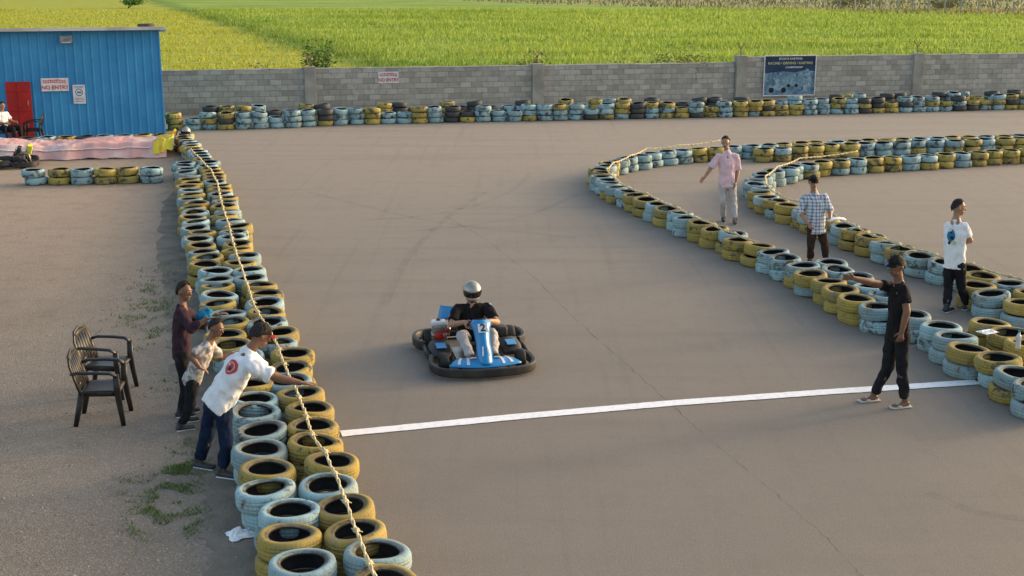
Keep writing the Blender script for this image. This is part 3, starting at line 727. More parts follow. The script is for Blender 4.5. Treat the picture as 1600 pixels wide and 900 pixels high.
def far_paint(name, c):
    m, nt, b = nodes(name); co, r, oc = coords(nt)
    g = nt.nodes.new('ShaderNodeNewGeometry'); rd = g.outputs['Random Per Island']
    base = mixc(nt, rng(nt, rd, 0, 1, 0, .6), c, tuple(x*.4+.02 for x in c))
    base = mixc(nt, rng(nt, noi(nt, co, 6, 6, .65), .50, .62), base, (.05, .047, .043))
    nt.links.new(base, b.inputs['Base Color']); b.inputs['Roughness'].default_value = .7; return m
pal = [far_paint('far_blue_paint', (.30, .45, .48)), far_paint('far_yellow_paint', (.44, .33, .07)), far_paint('far_rubber', (.05, .05, .05)), M['rubber']]
VA = np.vstack(VA); FA = np.vstack(FA); MA = np.concatenate(MA)
me = bpy.data.meshes.new('distant_tyres'); me.from_pydata(VA.tolist(), [], FA.tolist())
for m_ in pal: me.materials.append(m_)
me.polygons.foreach_set('material_index', MA.astype(np.int32)); me.polygons.foreach_set('use_smooth', [True]*len(FA)); me.update()
o = bpy.data.objects.new('distant_tyres', me); C.objects.link(o); tag(o, 'mass of small distant painted tyres stacked along the block wall and far straights', 'tyres', None, 'stuff')
x, z = spt(228, 44); o = bpy.data.objects.new('tyre', TM['k', 0]); C.objects.link(o); o.location = sc+su*x+sv*1.7+V((0, 0, SHt+.03)); o.rotation_euler = (-.07, 0, sang); tag(o, 'bare tyre lying flat on the blue shed roof near its right end', 'tyre')

# ------------------------------------------------------------------ ropes
def rope(label, pix, z=.43, r=.013, knot=.75, sag=.03):
    P = [G(a, b_, z) for a, b_ in pix]; pts = []
    for i in range(len(P)-1):
        L = (P[i+1]-P[i]).length; n = max(2, int(L/.06))
        for k in range(n):
            f = k/n; p = P[i].lerp(P[i+1], f); p.z += -sag*math.sin(math.pi*f)*min(1, L)+ru(-.003, .003); p.x += ru(-.003, .003); pts.append(p)
    pts.append(P[-1]); base = pts[0].copy(); base.z = 0
    t = thing('rope', label, 'rope', base)
    mb = MB()
    for ph in (0, math.pi):
        hel = []
        for k, p in enumerate(pts):
            a, u, o = frame((pts[min(k+1, len(pts)-1)]-pts[max(k-1, 0)]), (0, 0, 1)); th = k*1.1+ph; hel.append(p+u*r*.55*math.cos(th)+o*r*.55*math.sin(th))
        mb.path(hel, r*.7, r*.7, n=6)
    mb.build('rope_strand', M['rope'], t, off=base)
    acc = 0
    for k in range(1, len(pts)):
        acc += (pts[k]-pts[k-1]).length
        if acc > knot*ru(.8, 1.2):
            acc = 0; q = pts[k]; mb = MB(); a, u, o = frame(pts[k]-pts[k-1], (0, 0, 1))
            mb.ell(q, (r*2.2, r*2.0, r*1.7), n=8); mb.cap(q, q+o*.05+V((0, 0, -.02)), r*.7, r*.35, n=6); mb.cap(q, q-o*.035+a*.03+V((0, 0, .01)), r*.8, r*.4, n=6); mb.build('knot', M['rope'], t, off=base)
rope('long knotted straw rope lying along the left tyre barrier', [(596, 925), (583, 893), (562, 840), (543, 790), (528, 748), (508, 705), (490, 683), (476, 640), (463, 608), (448, 577), (433, 537), (420, 510), (400, 482), (388, 448), (378, 418), (366, 384), (358, 352), (345, 312), (340, 285), (330, 265), (312, 246), (298, 232)], r=.015, knot=.6)
rope('straw rope tied along the outer right tyre barrier', [(1185, 378), (1150, 365), (1110, 348), (1060, 325), (1010, 302), (975, 289), (958, 275), (948, 264), (958, 254), (985, 243), (1010, 232), (1060, 227), (1125, 219)], z=.45, r=.018, knot=.9)
rope('straw rope tied along the inner right tyre barrier', [(1640, 447), (1590, 434), (1520, 412), (1450, 393), (1380, 372), (1335, 352), (1300, 333), (1250, 315), (1215, 302), (1198, 288), (1196, 275), (1215, 260), (1250, 247), (1340, 236)], z=.45, r=.018, knot=.9)

# ------------------------------------------------------------------ plastic chair, faces +x
def make_chair(label, loc, rz, group='dark plastic armchairs'):
    t = thing('plastic_chair', label, 'chair', loc, rz, group)
    mb = MB(); mb.grid(lambda u, v: V((-.21+.45*u, (v-.5)*(.44+.05*u), .43-.02*math.sin(math.pi*v)*(1-.3*u)-.03*max(0, u-.85)/.15)), 10, 8); o = mb.build('seat', M['chair'], t)
    so = o.modifiers.new('s', 'SOLIDIFY'); so.thickness = .028
    mb = MB(); mb.path([(-.2, -.225, .40), (-.25, -.235, .58), (-.30, -.225, .74), (-.325, -.16, .84), (-.335, 0, .865), (-.325, .16, .84), (-.30, .225, .74), (-.25, .235, .58), (-.2, .225, .40)], .018, .040, n=10, up=(-1, 0, .2))
    for y in (-.152, -.076, 0, .076, .152): mb.path([(-.205, y, .46), (-.255, y, .62), (-.315, y, .80)], .008, .034, n=8, up=(-1, 0, .3))
    mb.path([(-.305, -.2, .77), (-.325, 0, .78), (-.305, .2, .77)], .072, .011, n=8); mb.path([(-.215, -.21, .475), (-.23, 0, .475), (-.215, .21, .475)], .050, .011, n=8)
    mb.build('backrest', M['chair'], t)
    for s_ in (-1, 1):
        mb = MB(); mb.path([(-.285, s_*.235, .655), (-.2, s_*.275, .675), (0, s_*.285, .672), (.16, s_*.28, .66), (.235, s_*.265, .62)], .018, .038, n=10); mb.build('armrest', M['chair'], t)
        mb = MB(); mb.path([(.225, s_*.265, .64), (.225, s_*.25, .44), (.25, s_*.26, .2), (.275, s_*.272, .003)], [.034, .040, .034, .028], [.018, .024, .022, .020], n=10, up=(1, 0, 0)); mb.build('leg', M['chair'], t)
        mb = MB(); mb.path([(-.19, s_*.205, .43), (-.24, s_*.225, .2), (-.285, s_*.24, .003)], [.040, .034, .028], [.024, .022, .020], n=10, up=(1, 0, 0)); mb.build('leg', M['chair'], t)
        mb = MB(); mb.path([(-.19, s_*.21, .395), (.21, s_*.24, .395)], .032, .012, n=8); mb.build('side_rail', M['chair'], t)
    return t
ch = make_chair('nearer dark plastic armchair standing on gravel left of the boys', G(163, 655), .12); ch.scale = (.95, .95, .95)
def dupc(label, loc, rz):
    c = copy_tree(ch); c.location = loc; c.rotation_euler = (0, 0, rz); c['label'] = label; return c
dupc('dark plastic armchair just behind the nearer one on the gravel', G(170, 614), -.05)
sp1 = G(54, 222); dupc('empty dark plastic armchair in front of the blue shed', sp1, math.radians(190))
sp2 = G(13, 226); dupc('dark plastic armchair at left edge with the seated man', sp2, math.radians(-25))

# ------------------------------------------------------------------ go kart, faces -y
def smoothpts(P, n=5):
    P = [V(p) for p in P]; out = []
    for i in range(len(P)-1):
        a = P[max(i-1, 0)]; b = P[i]; c = P[i+1]; d = P[min(i+2, len(P)-1)]
        for k in range(n):
            f = k/n; out.append(.5*((2*b)+(-a+c)*f+(2*a-5*b+4*c-d)*f*f+(-a+3*b-3*c+d)*f**3))
    out.append(P[-1]); return out
def make_kart(label, loc, rz, body, number=True):
    t = thing('go_kart', label, 'go kart', loc, rz); kb = M['kblack']
    def band(pts, z0, z1, w):
        P = smoothpts(pts, 5); mb = MB(); n = len(P)
        sec = [(-.01, z0), (w*.7, z0), (w, z0+.015), (w*1.04, (z0+z1)/2), (w*.98, z1-.012), (w*.75, z1), (.0, z1-.004), (-.012, z1-.02)]
        vs = []; K = len(sec)
        for k, p in enumerate(P):
            a = (P[min(k+1, n-1)]-P[max(k-1, 0)]).normalized(); o = V((a.y, -a.x, 0))
            for q, z in sec: vs.append(V((p.x, p.y, z))+o*q)
        mb.add(vs, [(k*K+i, k*K+(i+1) % K, (k+1)*K+(i+1) % K, (k+1)*K+i) for k in range(n-1) for i in range(K)]+[tuple(range(K)), tuple(range((n-1)*K, n*K))]); return mb
    band([(-.60, -.28, 0), (-.635, -.5, 0), (-.63, -.72, 0), (-.56, -.88, 0), (-.40, -.97, 0), (-.2, -1.01, 0), (0, -1.02, 0), (.2, -1.01, 0), (.40, -.97, 0), (.56, -.88, 0), (.63, -.72, 0), (.635, -.5, 0), (.60, -.28, 0)], .04, .150, .05).build('front_bumper', kb, t, angle=38)
    band([(.62, .24, 0), (.69, .32, 0), (.72, .50, 0), (.70, .68, 0), (.60, .80, 0), (.4, .85, 0), (0, .86, 0), (-.4, .85, 0), (-.60, .80, 0), (-.70, .68, 0), (-.72, .50, 0), (-.69, .32, 0), (-.62, .24, 0)], .05, .18, .05).build('rear_bumper', kb, t, angle=38)
    for s_ in (-1, 1):
        MB().path([(s_*.645, -.27, .11), (s_*.66, -.05, .11), (s_*.65, .22, .11)], .045, .028, n=10).build('side_bumper', kb, t)
        mb = MB(); secs = []
        for y, w0, w1, z0, z1 in ((-.27, .38, .56, .08, .14), (-.20, .35, .60, .07, .18), (0, .33, .62, .07, .205), (.15, .33, .61, .07, .215), (.22, .38, .58, .10, .18)):
            secs.append([(w0, y, z0), (w1, y, z0), (w1+.01, y, z0*.5+z1*.5), (w1-.03, y, z1-.015), (w1-.09, y, z1), (w0+.07, y, z1-.005), (w0+.01, y, z1-.03), (w0, y, (z0+z1)/2)])
        vs = [V((s_*p[0], p[1], p[2])) for s in secs for p in s]; n = 8
        fs_ = [(k*n+i, k*n+(i+1) % n, k*n+n+(i+1) % n, k*n+n+i) for k in range(4) for i in range(n)]+[tuple(range(n)), tuple(range(4*n, 5*n))]
        mb.add(vs, fs_); o = mb.build('side_pod', kb, t, smooth=True, angle=50)
        mb = MB(); mb.box((s_*.47, -.10, .208), (.13, .20, .008), Matrix.Rotation(.08, 3, 'X'), bev=.003); mb.build('pod_panel', body, o, smooth=False)
    mb = MB(); mb.box((0, -.3, .055), (.58, 1.2, .02), bev=.006); mb.build('floor_pan', M['metal'], t, smooth=False)
    mb = MB()
    for s_ in (-1, 1): mb.path([(s_*.3, -.95, .09), (s_*.33, -.5, .08), (s_*.34, 0, .08), (s_*.32, .5, .1), (s_*.3, .85, .12)], .017, .017, n=8)
    for y in (-.62, .5, .82): mb.cap((-.5, y, .12), (.5, y, .12), .017, .017, n=8)
    mb.build('chassis', kb, t)
    nose = lambda x, v: V((x*(1-.35*v), -.985+.30*v+.16*(x/.5)**2*(1-.5*v), .155+.055*math.sin(math.pi*min(1, v*.75))*(1-.6*(x/.52)**2)))
    mb = MB(); mb.grid(lambda u, v: nose((u-.5)*.94, v), 24, 10)
    o = mb.build('nose_panel', body, t); so = o.modifiers.new('s', 'SOLIDIFY'); so.thickness = .02
    for x in (-.36, -.24, .24, .36):
        q = MB(); q.grid(lambda u, v: nose(x+(u-.5)*.04+.05*(1 if x > 0 else -1)*v, .12+.75*v)+V((0, 0, .006)), 2, 8); q.build('nose_stripe', M['kwhite'], o)
    fr = [(-.97, .18, .085), (-.87, .28, .09), (-.76, .395, .08), (-.66, .52, .095), (-.59, .61, .125), (-.55, .645, .09)]
    def fg(u, v):
        k = v*5; i = min(int(k), 4); f = k-i; y = fr[i][0]*(1-f)+fr[i+1][0]*f; z = fr[i][1]*(1-f)+fr[i+1][1]*f; w = fr[i][2]*(1-f)+fr[i+1][2]*f
        x = (2*u-1); return V((x*w, y+.10*x*x, z-.02*x*x))
    mb = MB(); mb.grid(fg, 12, 15); o = mb.build('steering_fairing', body, t); so = o.modifiers.new('s', 'SOLIDIFY'); so.thickness = -.015
    rot = Matrix.Rotation(math.radians(48), 4, 'X')
    mb = MB(); mb.box((0, -.645, .570), (.125, .125, .006), rot.to_3x3(), bev=.002); mb.build('number_plate', M['kwhite'], o, smooth=False)
    if number: text('lettering', '2', .145, Matrix.Translation((0, -.652, .576)) @ rot, M['dark'], o, .002)
    for s_ in (-1, 1):
        mb = MB(); mb.prism([V((s_*.02, -.80, .37)), V((s_*.035, -.80, .37)), V((s_*.05, -.90, .275)), V((s_*.035, -.90, .275))], (0, -.006, .006)); mb.build('fairing_mark', M['kwhite'], o, smooth=False)
    mt = Matrix.Translation((0, -.30, .52)) @ Matrix.Rotation(math.radians(-48), 4, 'X')
    mb = MB(); mb.path([mt @ V((.145*math.cos(a), .12*math.sin(a), 0)) for a in np.linspace(0, 2*math.pi, 25)[:-1]], .014, .014, n=8, closed=True, up=(.1, .3, 1))
    for a in (0, math.pi, -math.pi/2): mb.cap(mt @ V((0, 0, 0)), mt @ V((.14*math.cos(a), .115*math.sin(a), 0)), .01, .01, n=6)
    sw = mb.build('steering_wheel', kb, t); MB().cap((0, -.30, .52), (0, -.75, .14), .012, .012, n=8).build('steering_column', M['metal'], sw)
    def sg(u, v):
        x = (2*u-1)
        if v < .45: k = v/.45; y = -.02+.36*k; z = .11-.03*math.sin(math.pi*k)
        else: k = (v-.45)/.55; y = .34+.17*k; z = .11+.40*k
        w = .2 if v < .45 else .2-.02*k
        return V((x*w, y-(.08*x*x if v > .45 else 0), z+(.12*abs(x)**3 if v < .6 else 0.0)))
    mb = MB(); mb.grid(sg, 12, 18); o = mb.build('seat', kb, t); so = o.modifiers.new('s', 'SOLIDIFY'); so.thickness = .02
    mb = MB(); mb.grid(lambda u, v: V(((u-.5)*(.80-.12*v), .60+.12*(2*u-1)**2+.06*v, .37+.15*v-.05*abs(2*u-1)**2*(1-v))), 14, 5); o = mb.build('rear_cowl', body, t); so = o.modifiers.new('s', 'SOLIDIFY'); so.thickness = .025
    mb = MB()
    for s_ in (-1, 1): mb.cap((s_*.25, .7, .12), (s_*.25, .64, .4), .014, .014, n=8)
    mb.build('cowl_stay', M['metal'], o)
    mb = MB(); mb.box((-.43, .44, .18), (.22, .24, .16), bev=.03); mb.box((-.43, .40, .30), (.15, .15, .12), bev=.02)
    for k in range(5): mb.box((-.43, .40, .26+.025*k), (.18, .18, .006))
    e = mb.build('engine', M['metal'], t, smooth=False)
    MB().box((-.43, .40, .385), (.20, .16, .065), bev=.028).build('fuel_tank', M['kwhite'], e)
    MB().cap((-.43, .33, .22), (-.43, .29, .22), .075, .06, n=18, e1=.3).build('fan_cover', M['kred'], e)
    MB().box((-.33, .30, .30), (.06, .05, .06), bev=.015).build('air_filter', M['kred'], e)
    MB().path([(-.30, .42, .26), (-.26, .55, .28), (-.3, .7, .28)], .03, .03, n=8).build('exhaust', M['metal'], e)
    MB().lathe([(0, .415), (.03, .415), (.03, .44), (0, .44)], Matrix.Translation((-.43, .40, 0)), 12).build('filler_cap', M['kblack'], e)
    MB().box((.42, .36, .24), (.16, .2, .14), bev=.03).build('battery_box', M['kblack'], t)
    for (x, y, r, w) in ((-.50, -.58, .125, .12), (.50, -.58, .125, .12), (-.54, .5, .135, .18), (.54, .5, .135, .18)):
        mt = Matrix.Translation((x, y, r)) @ Matrix.Rotation(math.pi/2, 4, 'Y'); h = w/2
        wh = MB().lathe([(r*.5, -h*.9), (r*.8, -h), (r*.95, -h*.8), (r, -h*.5), (r, h*.5), (r*.95, h*.8), (r*.8, h), (r*.5, h*.9)], mt, 28, closed=True).build('wheel', M['rubber'], t)
        MB().lathe([(0, -h*.5), (r*.2, -h*.6), (r*.22, -h*.4), (r*.45, -h*.45), (r*.52, -h*.85), (r*.52, h*.85), (r*.45, h*.45), (r*.22, h*.4), (r*.2, h*.6), (0, h*.5)], mt, 20).build('rim', M['metal'], wh)
    for s_ in (-1, 1):
        MB().box((s_*.14, -.78, .16), (.08, .012, .12), Matrix.Rotation(.3, 3, 'X'), bev=.003).build('pedal', M['metal'], t, smooth=False)
    return t
KY = math.radians(11); KL = G(742, 557)
kart = make_kart('blue and black racing go kart numbered 2 driven towards the white line', KL, KY, M['kblue'])
KM = Matrix.Translation(KL) @ Matrix.Rotation(KY, 4, 'Z')
make_kart('lime green parked go kart poking out from under the pink tarp', G(5, 260), math.radians(-70), M['lime'], number=False)

# ------------------------------------------------------------------ people
def hand(mb, w, d, nrm, curl, s=1.0, side=1, spread=.06):
    d = V(d).normalized(); nrm = (V(nrm)-d*V(nrm).dot(d)).normalized(); sd = d.cross(nrm)*side
    mb.cap(w-d*.01, w+d*.075*s, (.027*s, .017*s), (.038*s, .013*s), lat=sd, n=12)
    for i, L in enumerate((.078, .086, .08, .062)):
        off = (1.5-i)*.0225*s; p = w+d*.078*s+sd*off; dd = (d+sd*spread*(1.5-i)).normalized(); segs = (.45, .32, .23); ang = 0; q = p
        for k, sg in enumerate(segs):
            ang += curl*(.5+.35*k); di = dd*math.cos(ang)+nrm*math.sin(ang); q2 = q+di*L*sg*s
            mb.cap(q, q2, (.0098-.0010*k)*s, (.0092-.0012*k)*s, n=8); q = q2
    p = w+d*.022*s+sd*.026*s; a1 = (d*.62+sd*.75+nrm*.25).normalized(); q = p+a1*.038*s; mb.cap(p, q, .013*s, .011*s, n=8)
    a2 = (d*.85+sd*.35+nrm*(.3+curl*.4)).normalized(); mb.cap(q, q+a2*.034*s, .0105*s, .009*s, n=8)
def person(label, base, J, fw, hf, s=1.0, skin='skin', top='c_white', bottom='c_blackp', sleeve=.62, loose=.016, shoes='shoe', hair=.008, cap=None, helmet=False, hands=None, up=None, tf=None, hem=.10, pleg=1.0, seed=1, collar=False, group=None, wide=1.0):
    b = G(*base) if isinstance(base, tuple) else V(base)
    W = {}
    for k, v in J.items():
        if isinstance(v, Vector): W[k] = v
        elif len(v) == 2: q = G(*v); W[k] = V((q.x, q.y, .085*s))
        else: W[k] = PY(v[0], v[1], b.y+v[2])
    t = thing('person', label, 'person', b, 0, group)
    fw = V(fw).normalized(); rt = fw.cross(V((0, 0, 1))).normalized(); sk = M[skin]
    hp, nk, hd = W['hp'], W['nk'], W['hd']; spine = (nk-hp).normalized()
    shl = (W['sr']-W['sl']).normalized()
    hipr = hp+rt*.085*s; hipl = hp-rt*.085*s
    wst = hp.lerp(nk, .30); chs = hp.lerp(nk, .68)
    hu = (V(up).normalized() if up else ((hd-nk).normalized()*.5+V((0, 0, 1))*.5).normalized()); f = V(hf); f = (f-hu*f.dot(hu)).normalized(); r = f.cross(hu)
    HM = Matrix((r, f, hu)).transposed()
    mb = MB()
    mb.ell(hd+hu*.012*s, (.073*s, .092*s, .098*s), HM, 20); mb.ell(hd+f*.028*s-hu*.055*s, (.052*s, .062*s, .055*s), HM, 16)
    mb.ell(hd+f*.062*s-hu*.088*s, (.026*s, .022*s, .02*s), HM, 12)
    mb.cap(hd+f*.084*s+hu*.02*s, hd+f*.104*s-hu*.02*s, .009*s, .014*s, n=10); mb.ell(hd+f*.082*s-hu*.05*s, (.026*s, .012*s, .011*s), HM, 12)
    mb.cap(hd+f*.082*s+hu*.035*s-r*.035*s, hd+f*.082*s+hu*.035*s+r*.035*s, .011*s, .011*s, n=8)
    for sd in (-1, 1): mb.ell(hd+r*.079*s*sd-f*.005*s-hu*.003*s, (.013*s, .020*s, .032*s), HM, 10)
    mb.cap(nk-spine*.03*s, hd-hu*.05*s-f*.01*s, .056*s, .051*s)
    q_ = s*wide
    mb.cap(hp, wst, (.140*q_, .095*q_), (.125*q_, .086*q_), lat=rt); mb.cap(wst, chs, (.125*q_, .086*q_), (.150*q_, .10*q_), lat=shl); mb.cap(chs, nk-spine*.02, (.145*q_, .095*q_), (.07*s, .06*s), lat=shl)
    mb.cap(W['sl'], W['sr'], .050*s, .050*s)
    for a in 'lr':
        S, E, Wr = W['s'+a], W['e'+a], W['w'+a]
        mb.cap(S, E, .050*s, .042*s); mb.cap(E, E.lerp(Wr, .3), .042*s, .042*s); mb.cap(E.lerp(Wr, .3), Wr, .042*s, .028*s)
        hpv = hands.get(a) if hands else None
        d = (Wr-E).normalized(); nr = -rt*(1 if a == 'r' else -1); cu = .45
        if hpv: d, nr, cu = hpv[0] or d, hpv[1], hpv[2]
        hand(mb, Wr, d, nr, cu, s*.98, side=1 if a == 'r' else -1)
        hj = hipr if a == 'r' else hipl; K, A = W['k'+a], W['a'+a]
        mb.cap(hj, K, .080*s, .052*s); mb.cap(K, K.lerp(A, .35), .052*s, .054*s); mb.cap(K.lerp(A, .35), A, .054*s, .036*s)
        td = V(tf[a] if tf else fw); td.z = 0 if A.z < .2 else td.z; td.normalize()
        if helmet: td = V(tf[a]).normalized()
        mb.cap(A-td*.03*s-V((0, 0, .035*s)), A+td*.14*s-V((0, 0, .052*s)), (.036*s, .03*s), (.04*s, .02*s), lat=td.cross(V((0, 0, 1))))
    remesh(mb, 'body', sk, .0068, t, b, 3)
    mb = MB()
    for sd in (-1, 1): mb.ell(hd+f*.079*s+hu*.012*s+r*.03*s*sd, (.013*s, .011*s, .008*s), HM, 10, 0); mb.ell(hd+f*.0875*s+hu*.012*s+r*.03*s*sd, (.006*s, .004*s, .006*s), HM, 8, 1)
    mb.build('eyes', [M['eye'], M['iris']], t, off=b)
    MB().cap(hd+f*.093*s-hu*.052*s-r*.02*s, hd+f*.093*s-hu*.052*s+r*.02*s, (.005*s, .004*s), (.005*s, .004*s), n=8).build('mouth', M['lip'], t, off=b)
    mb = MB()
    for sd in (-1, 1): mb.cap(hd+f*.091*s+hu*.036*s+r*.016*s*sd, hd+f*.082*s+hu*.037*s+r*.045*s*sd, .0045*s, .003*s, n=6)
    mb.build('eyebrows', M['hair'], t, off=b)
    def dome(rx, ry, rz_, c, elf, jit, n=48, m_=14):
        q = MB()
        def fn(u, v):
            a = (u % 1.0)*2*math.pi; e0 = math.radians(elf(a)); e = e0+(math.pi/2-e0)*v
            d_ = V((math.cos(e)*math.sin(a), math.cos(e)*math.cos(a), math.sin(e)))
            p = c+HM @ V((rx*d_.x, ry*d_.y, rz_*d_.z))
            if jit: p += (p-c).normalized()*jit*(noise.noise(d_*6+V((seed, 0, 0)))*.7+noise.noise(d_*18)*.9)*(.35+.65*min(1, v*4))
            return p
        q.grid(fn, n, m_); return q
    if not helmet:
        hh = hair*s
        h = dome(.073*s+hh*.45, .092*s+hh*.5, .098*s+hh*1.6, hd+hu*.012*s-f*.006*s, lambda a: -34+((60 if cap else 92)*((1+math.cos(a))/2)**.72)+12*noise.noise(V((math.cos(a)*5, math.sin(a)*5, seed))), .016*s)
        o = h.build('hair', M['hair'], t, off=b); o.modifiers.new('s', 'SOLIDIFY').thickness = -.010
    if cap:
        h = dome(.083*s, .101*s, .100*s, hd+hu*.026*s, lambda a: 10, 0)
        o = h.build('cap', M[cap], t, off=b)
        q = MB(); q.grid(lambda u, v: hd+hu*(.050-.012*v-.02*(2*u-1)**2)*s+f*(.085+.070*v*(1-.35*(2*u-1)**2))*s-f*.03*s*(2*u-1)**2+r*(2*u-1)*.070*s, 10, 4)
        q.build('cap_brim', M['c_redcap'] if seed == 6 else M[cap], o, off=b).modifiers.new('s', 'SOLIDIFY').thickness = .006
        MB().ell(hd+hu*.128*s, (.008, .008, .005), HM, 8).build('cap_button', M[cap], o, off=b)
    if helmet:
        q = MB(); q.ell(hd+hu*.015*s, (.126*s, .140*s, .128*s), HM, 24); q.ell(hd+f*.06*s-hu*.06*s, (.095*s, .085*s, .068*s), HM, 18); o = remesh(q, 'helmet', M['silver'], .008, t, b, 6)
        q = MB(); q.grid(lambda u, v: hd+hu*.015*s+HM @ V((.1315*s*math.sin((u-.5)*2.5)*math.cos(-.40+.62*v), .151*s*math.cos((u-.5)*2.5)*math.cos(-.40+.62*v), .140*s*math.sin(-.40+.62*v))), 18, 8); q.build('visor', M['visor'], o, off=b)
        q = MB(); q.path([hd+f*.150*s-hu*.085*s+r*x for x in (-.04, 0, .04)], .012, .006, n=6); q.build('chin_vent', M['visor'], o, off=b)
    L = loose; w_ = wide
    mb = MB(); lo = hp-spine*hem*.55*s
    mb.cap(lo, wst, ((.146*w_+L*.7)*s, (.104*w_+L*.7)*s), ((.134*w_+L)*s, (.094*w_+L)*s), lat=rt, n=20, e0=.18); mb.cap(wst, chs, ((.134*w_+L)*s, (.094*w_+L)*s), ((.155*w_+L*.7)*s, (.104*w_+L*.6)*s), lat=shl, n=20)
    mb.cap(chs, nk-spine*.035*s, ((.152*w_+L*.5)*s, (.10*w_+L*.5)*s), ((.082)*s, .062*s), lat=shl, n=20); mb.cap(W['sl'], W['sr'], (.055+L*.35)*s, (.055+L*.35)*s)
    for a in 'lr':
        S, E, Wr = W['s'+a], W['e'+a], W['w'+a]
        if sleeve <= 1: mb.cap(S, S.lerp(E, sleeve), (.057+L*.5)*s, (.056+L*.9)*s, e1=.2)
        else: mb.cap(S, E, (.057+L*.5)*s, (.050+L*.6)*s); mb.cap(E, E.lerp(Wr, sleeve-1), (.050+L*.6)*s, (.038+L*.5)*s, e1=.2)
    if collar: mb.cap(nk-spine*.015*s, nk+spine*.022*s, .066*s, .063*s, e1=.2)
    shirt = remesh(mb, 'shirt', M[top], .0105, t, b, 4, .026*s, 9, seed)
    mb = MB(); mb.cap(hp-spine*.03*s, hp+spine*.05*s, (.145*w_*s, .102*w_*s), (.138*w_*s, .098*w_*s), lat=rt)
    for a in 'lr':
        hj = hipr if a == 'r' else hipl; K, A = W['k'+a], W['a'+a]; E_ = K.lerp(A, .90*pleg)
        mb.cap(hj, K, .094*s, .070*s); mb.cap(K, E_, .070*s, .057*s, e1=.25)
    remesh(mb, 'trousers', M[bottom], .0105, t, b, 4, .026*s, 10, seed+5)
    for a in 'lr':
        A = W['a'+a]; td = V(tf[a] if tf else fw)
        if not helmet: td.z = 0
        td.normalize(); lt = td.cross(V((0, 0, 1))).normalized()
        un = lt.cross(td).normalized()
        if shoes == 'sandal':
            o = MB().cap(A-td*.07*s-un*.070*s, A+td*.17*s-un*.070*s, (.050*s, .015), (.055*s, .015), lat=lt, n=16).build('sandal', M['sandal'], t, off=b)
            MB().path([A+td*.08*s-lt*.050*s-un*.062*s, A+td*.085*s-un*.018*s, A+td*.08*s+lt*.050*s-un*.062*s], .007, .035, n=6, up=un).build('strap', M['sandal'], o, off=b)
        else:
            q = MB(); q.cap(A-td*.045*s-un*.042*s, A+td*.15*s-un*.052*s, (.046*s, .038*s), (.044*s, .028*s), lat=lt, n=16); q.cap(A-td*.02*s-un*.03*s, A-td*.015*s+un*.02*s, .044*s, .044*s)
            o = remesh(q, 'shoe', M[shoes], .008, t, b, 3)
            MB().cap(A-td*.055*s-un*.075*s, A+td*.16*s-un*.075*s, (.045*s, .009), (.046*s, .009), lat=lt, n=16).build('sole', M['sign_white'], o, off=b)
    return t, W, shirt, b
def decal(shirt, b, c, n, upv, shapes, name, mats, eps=.005):
    me = shirt.data; bv = BVHTree.FromPolygons([v.co.copy() for v in me.vertices], [tuple(p.vertices) for p in me.polygons])
    n = V(n).normalized(); upv = (V(upv)-n*V(upv).dot(n)).normalized(); rt = upv.cross(n); mb = MB()
    for k, (polys, mi) in enumerate(shapes):
        for poly in polys:
            cen = V((sum(p[0] for p in poly)/len(poly), sum(p[1] for p in poly)/len(poly), 0)); vs = []; ringsn = 5
            for j in range(ringsn+1):
                for p in poly:
                    q = cen.lerp(V((p[0], p[1], 0)), j/ringsn); o = c+rt*q.x+upv*q.y-b+n*.5; hit = bv.ray_cast(o, -n, 1.0)
                    vs.append((hit[0] if hit[0] else o-n*.5)+n*(eps+.0030*k))
            N = len(poly); mb.add(vs, [(j*N+i, j*N+(i+1) % N, (j+1)*N+(i+1) % N, (j+1)*N+i) for j in range(ringsn) for i in range(N)], mi)
    mb.build(name, mats, shirt, fix=False)
circ = lambda r, cx=0, cy=0, n=20, e=1: [(cx+r*math.cos(2*math.pi*i/n), cy+e*r*math.sin(2*math.pi*i/n)) for i in range(n)]

person('man in black shirt, black trousers and cap holding one arm out beside the white line', (1385, 632),
       dict(hd=(1401, 416, -.02), nk=(1405, 440, 0), sl=(1412, 453, -.15), sr=(1396, 450, .15), el=(1417, 487, -.22), wl=(1409, 518, -.22), er=(1364, 442, .06), wr=(1334, 435, -.05),
            hp=(1403, 520, 0), kl=(1409, 573, -.10), kr=(1387, 574, .06), al=(1413, 637), ar=(1364, 627)), (-.95, -.25, 0), (-.85, -.5, -.15), 1.02, top='c_black', bottom='c_blackp', shoes='sandal', cap='c_black',
       hands={'r': (V((-1, -.15, .18)), V((-.1, -.9, -.3)), .10), 'l': (V((-.1, 0, -1)), V((0, 1, 0)), .5)}, sleeve=.6, seed=2)
person('man in pale pink shirt and light trousers standing between the two right barriers', (1138, 348),
       dict(hd=(1134, 223, -.03), nk=(1136, 236, 0), sr=(1122, 244, 0), sl=(1150, 244, 0), er=(1111, 262, -.05), wr=(1101, 277, -.15), el=(1153, 265, .03), wl=(1150, 285, -.06),
            hp=(1136, 286, 0), kr=(1129, 315, -.04), kl=(1146, 315, -.02), ar=(1130, 346), al=(1148, 350)), (-.15, -1, 0), (-.35, -1, -.1), 1.03, skin='skin2', top='c_pinks', bottom='c_beige', sleeve=1.0, loose=.016, shoes='shoe', seed=3, hem=.12, collar=True, hair=.012, wide=1.05,
       hands={'r': (V((-.7, -.3, -.7)), V((.1, -.8, -.3)), .2)})
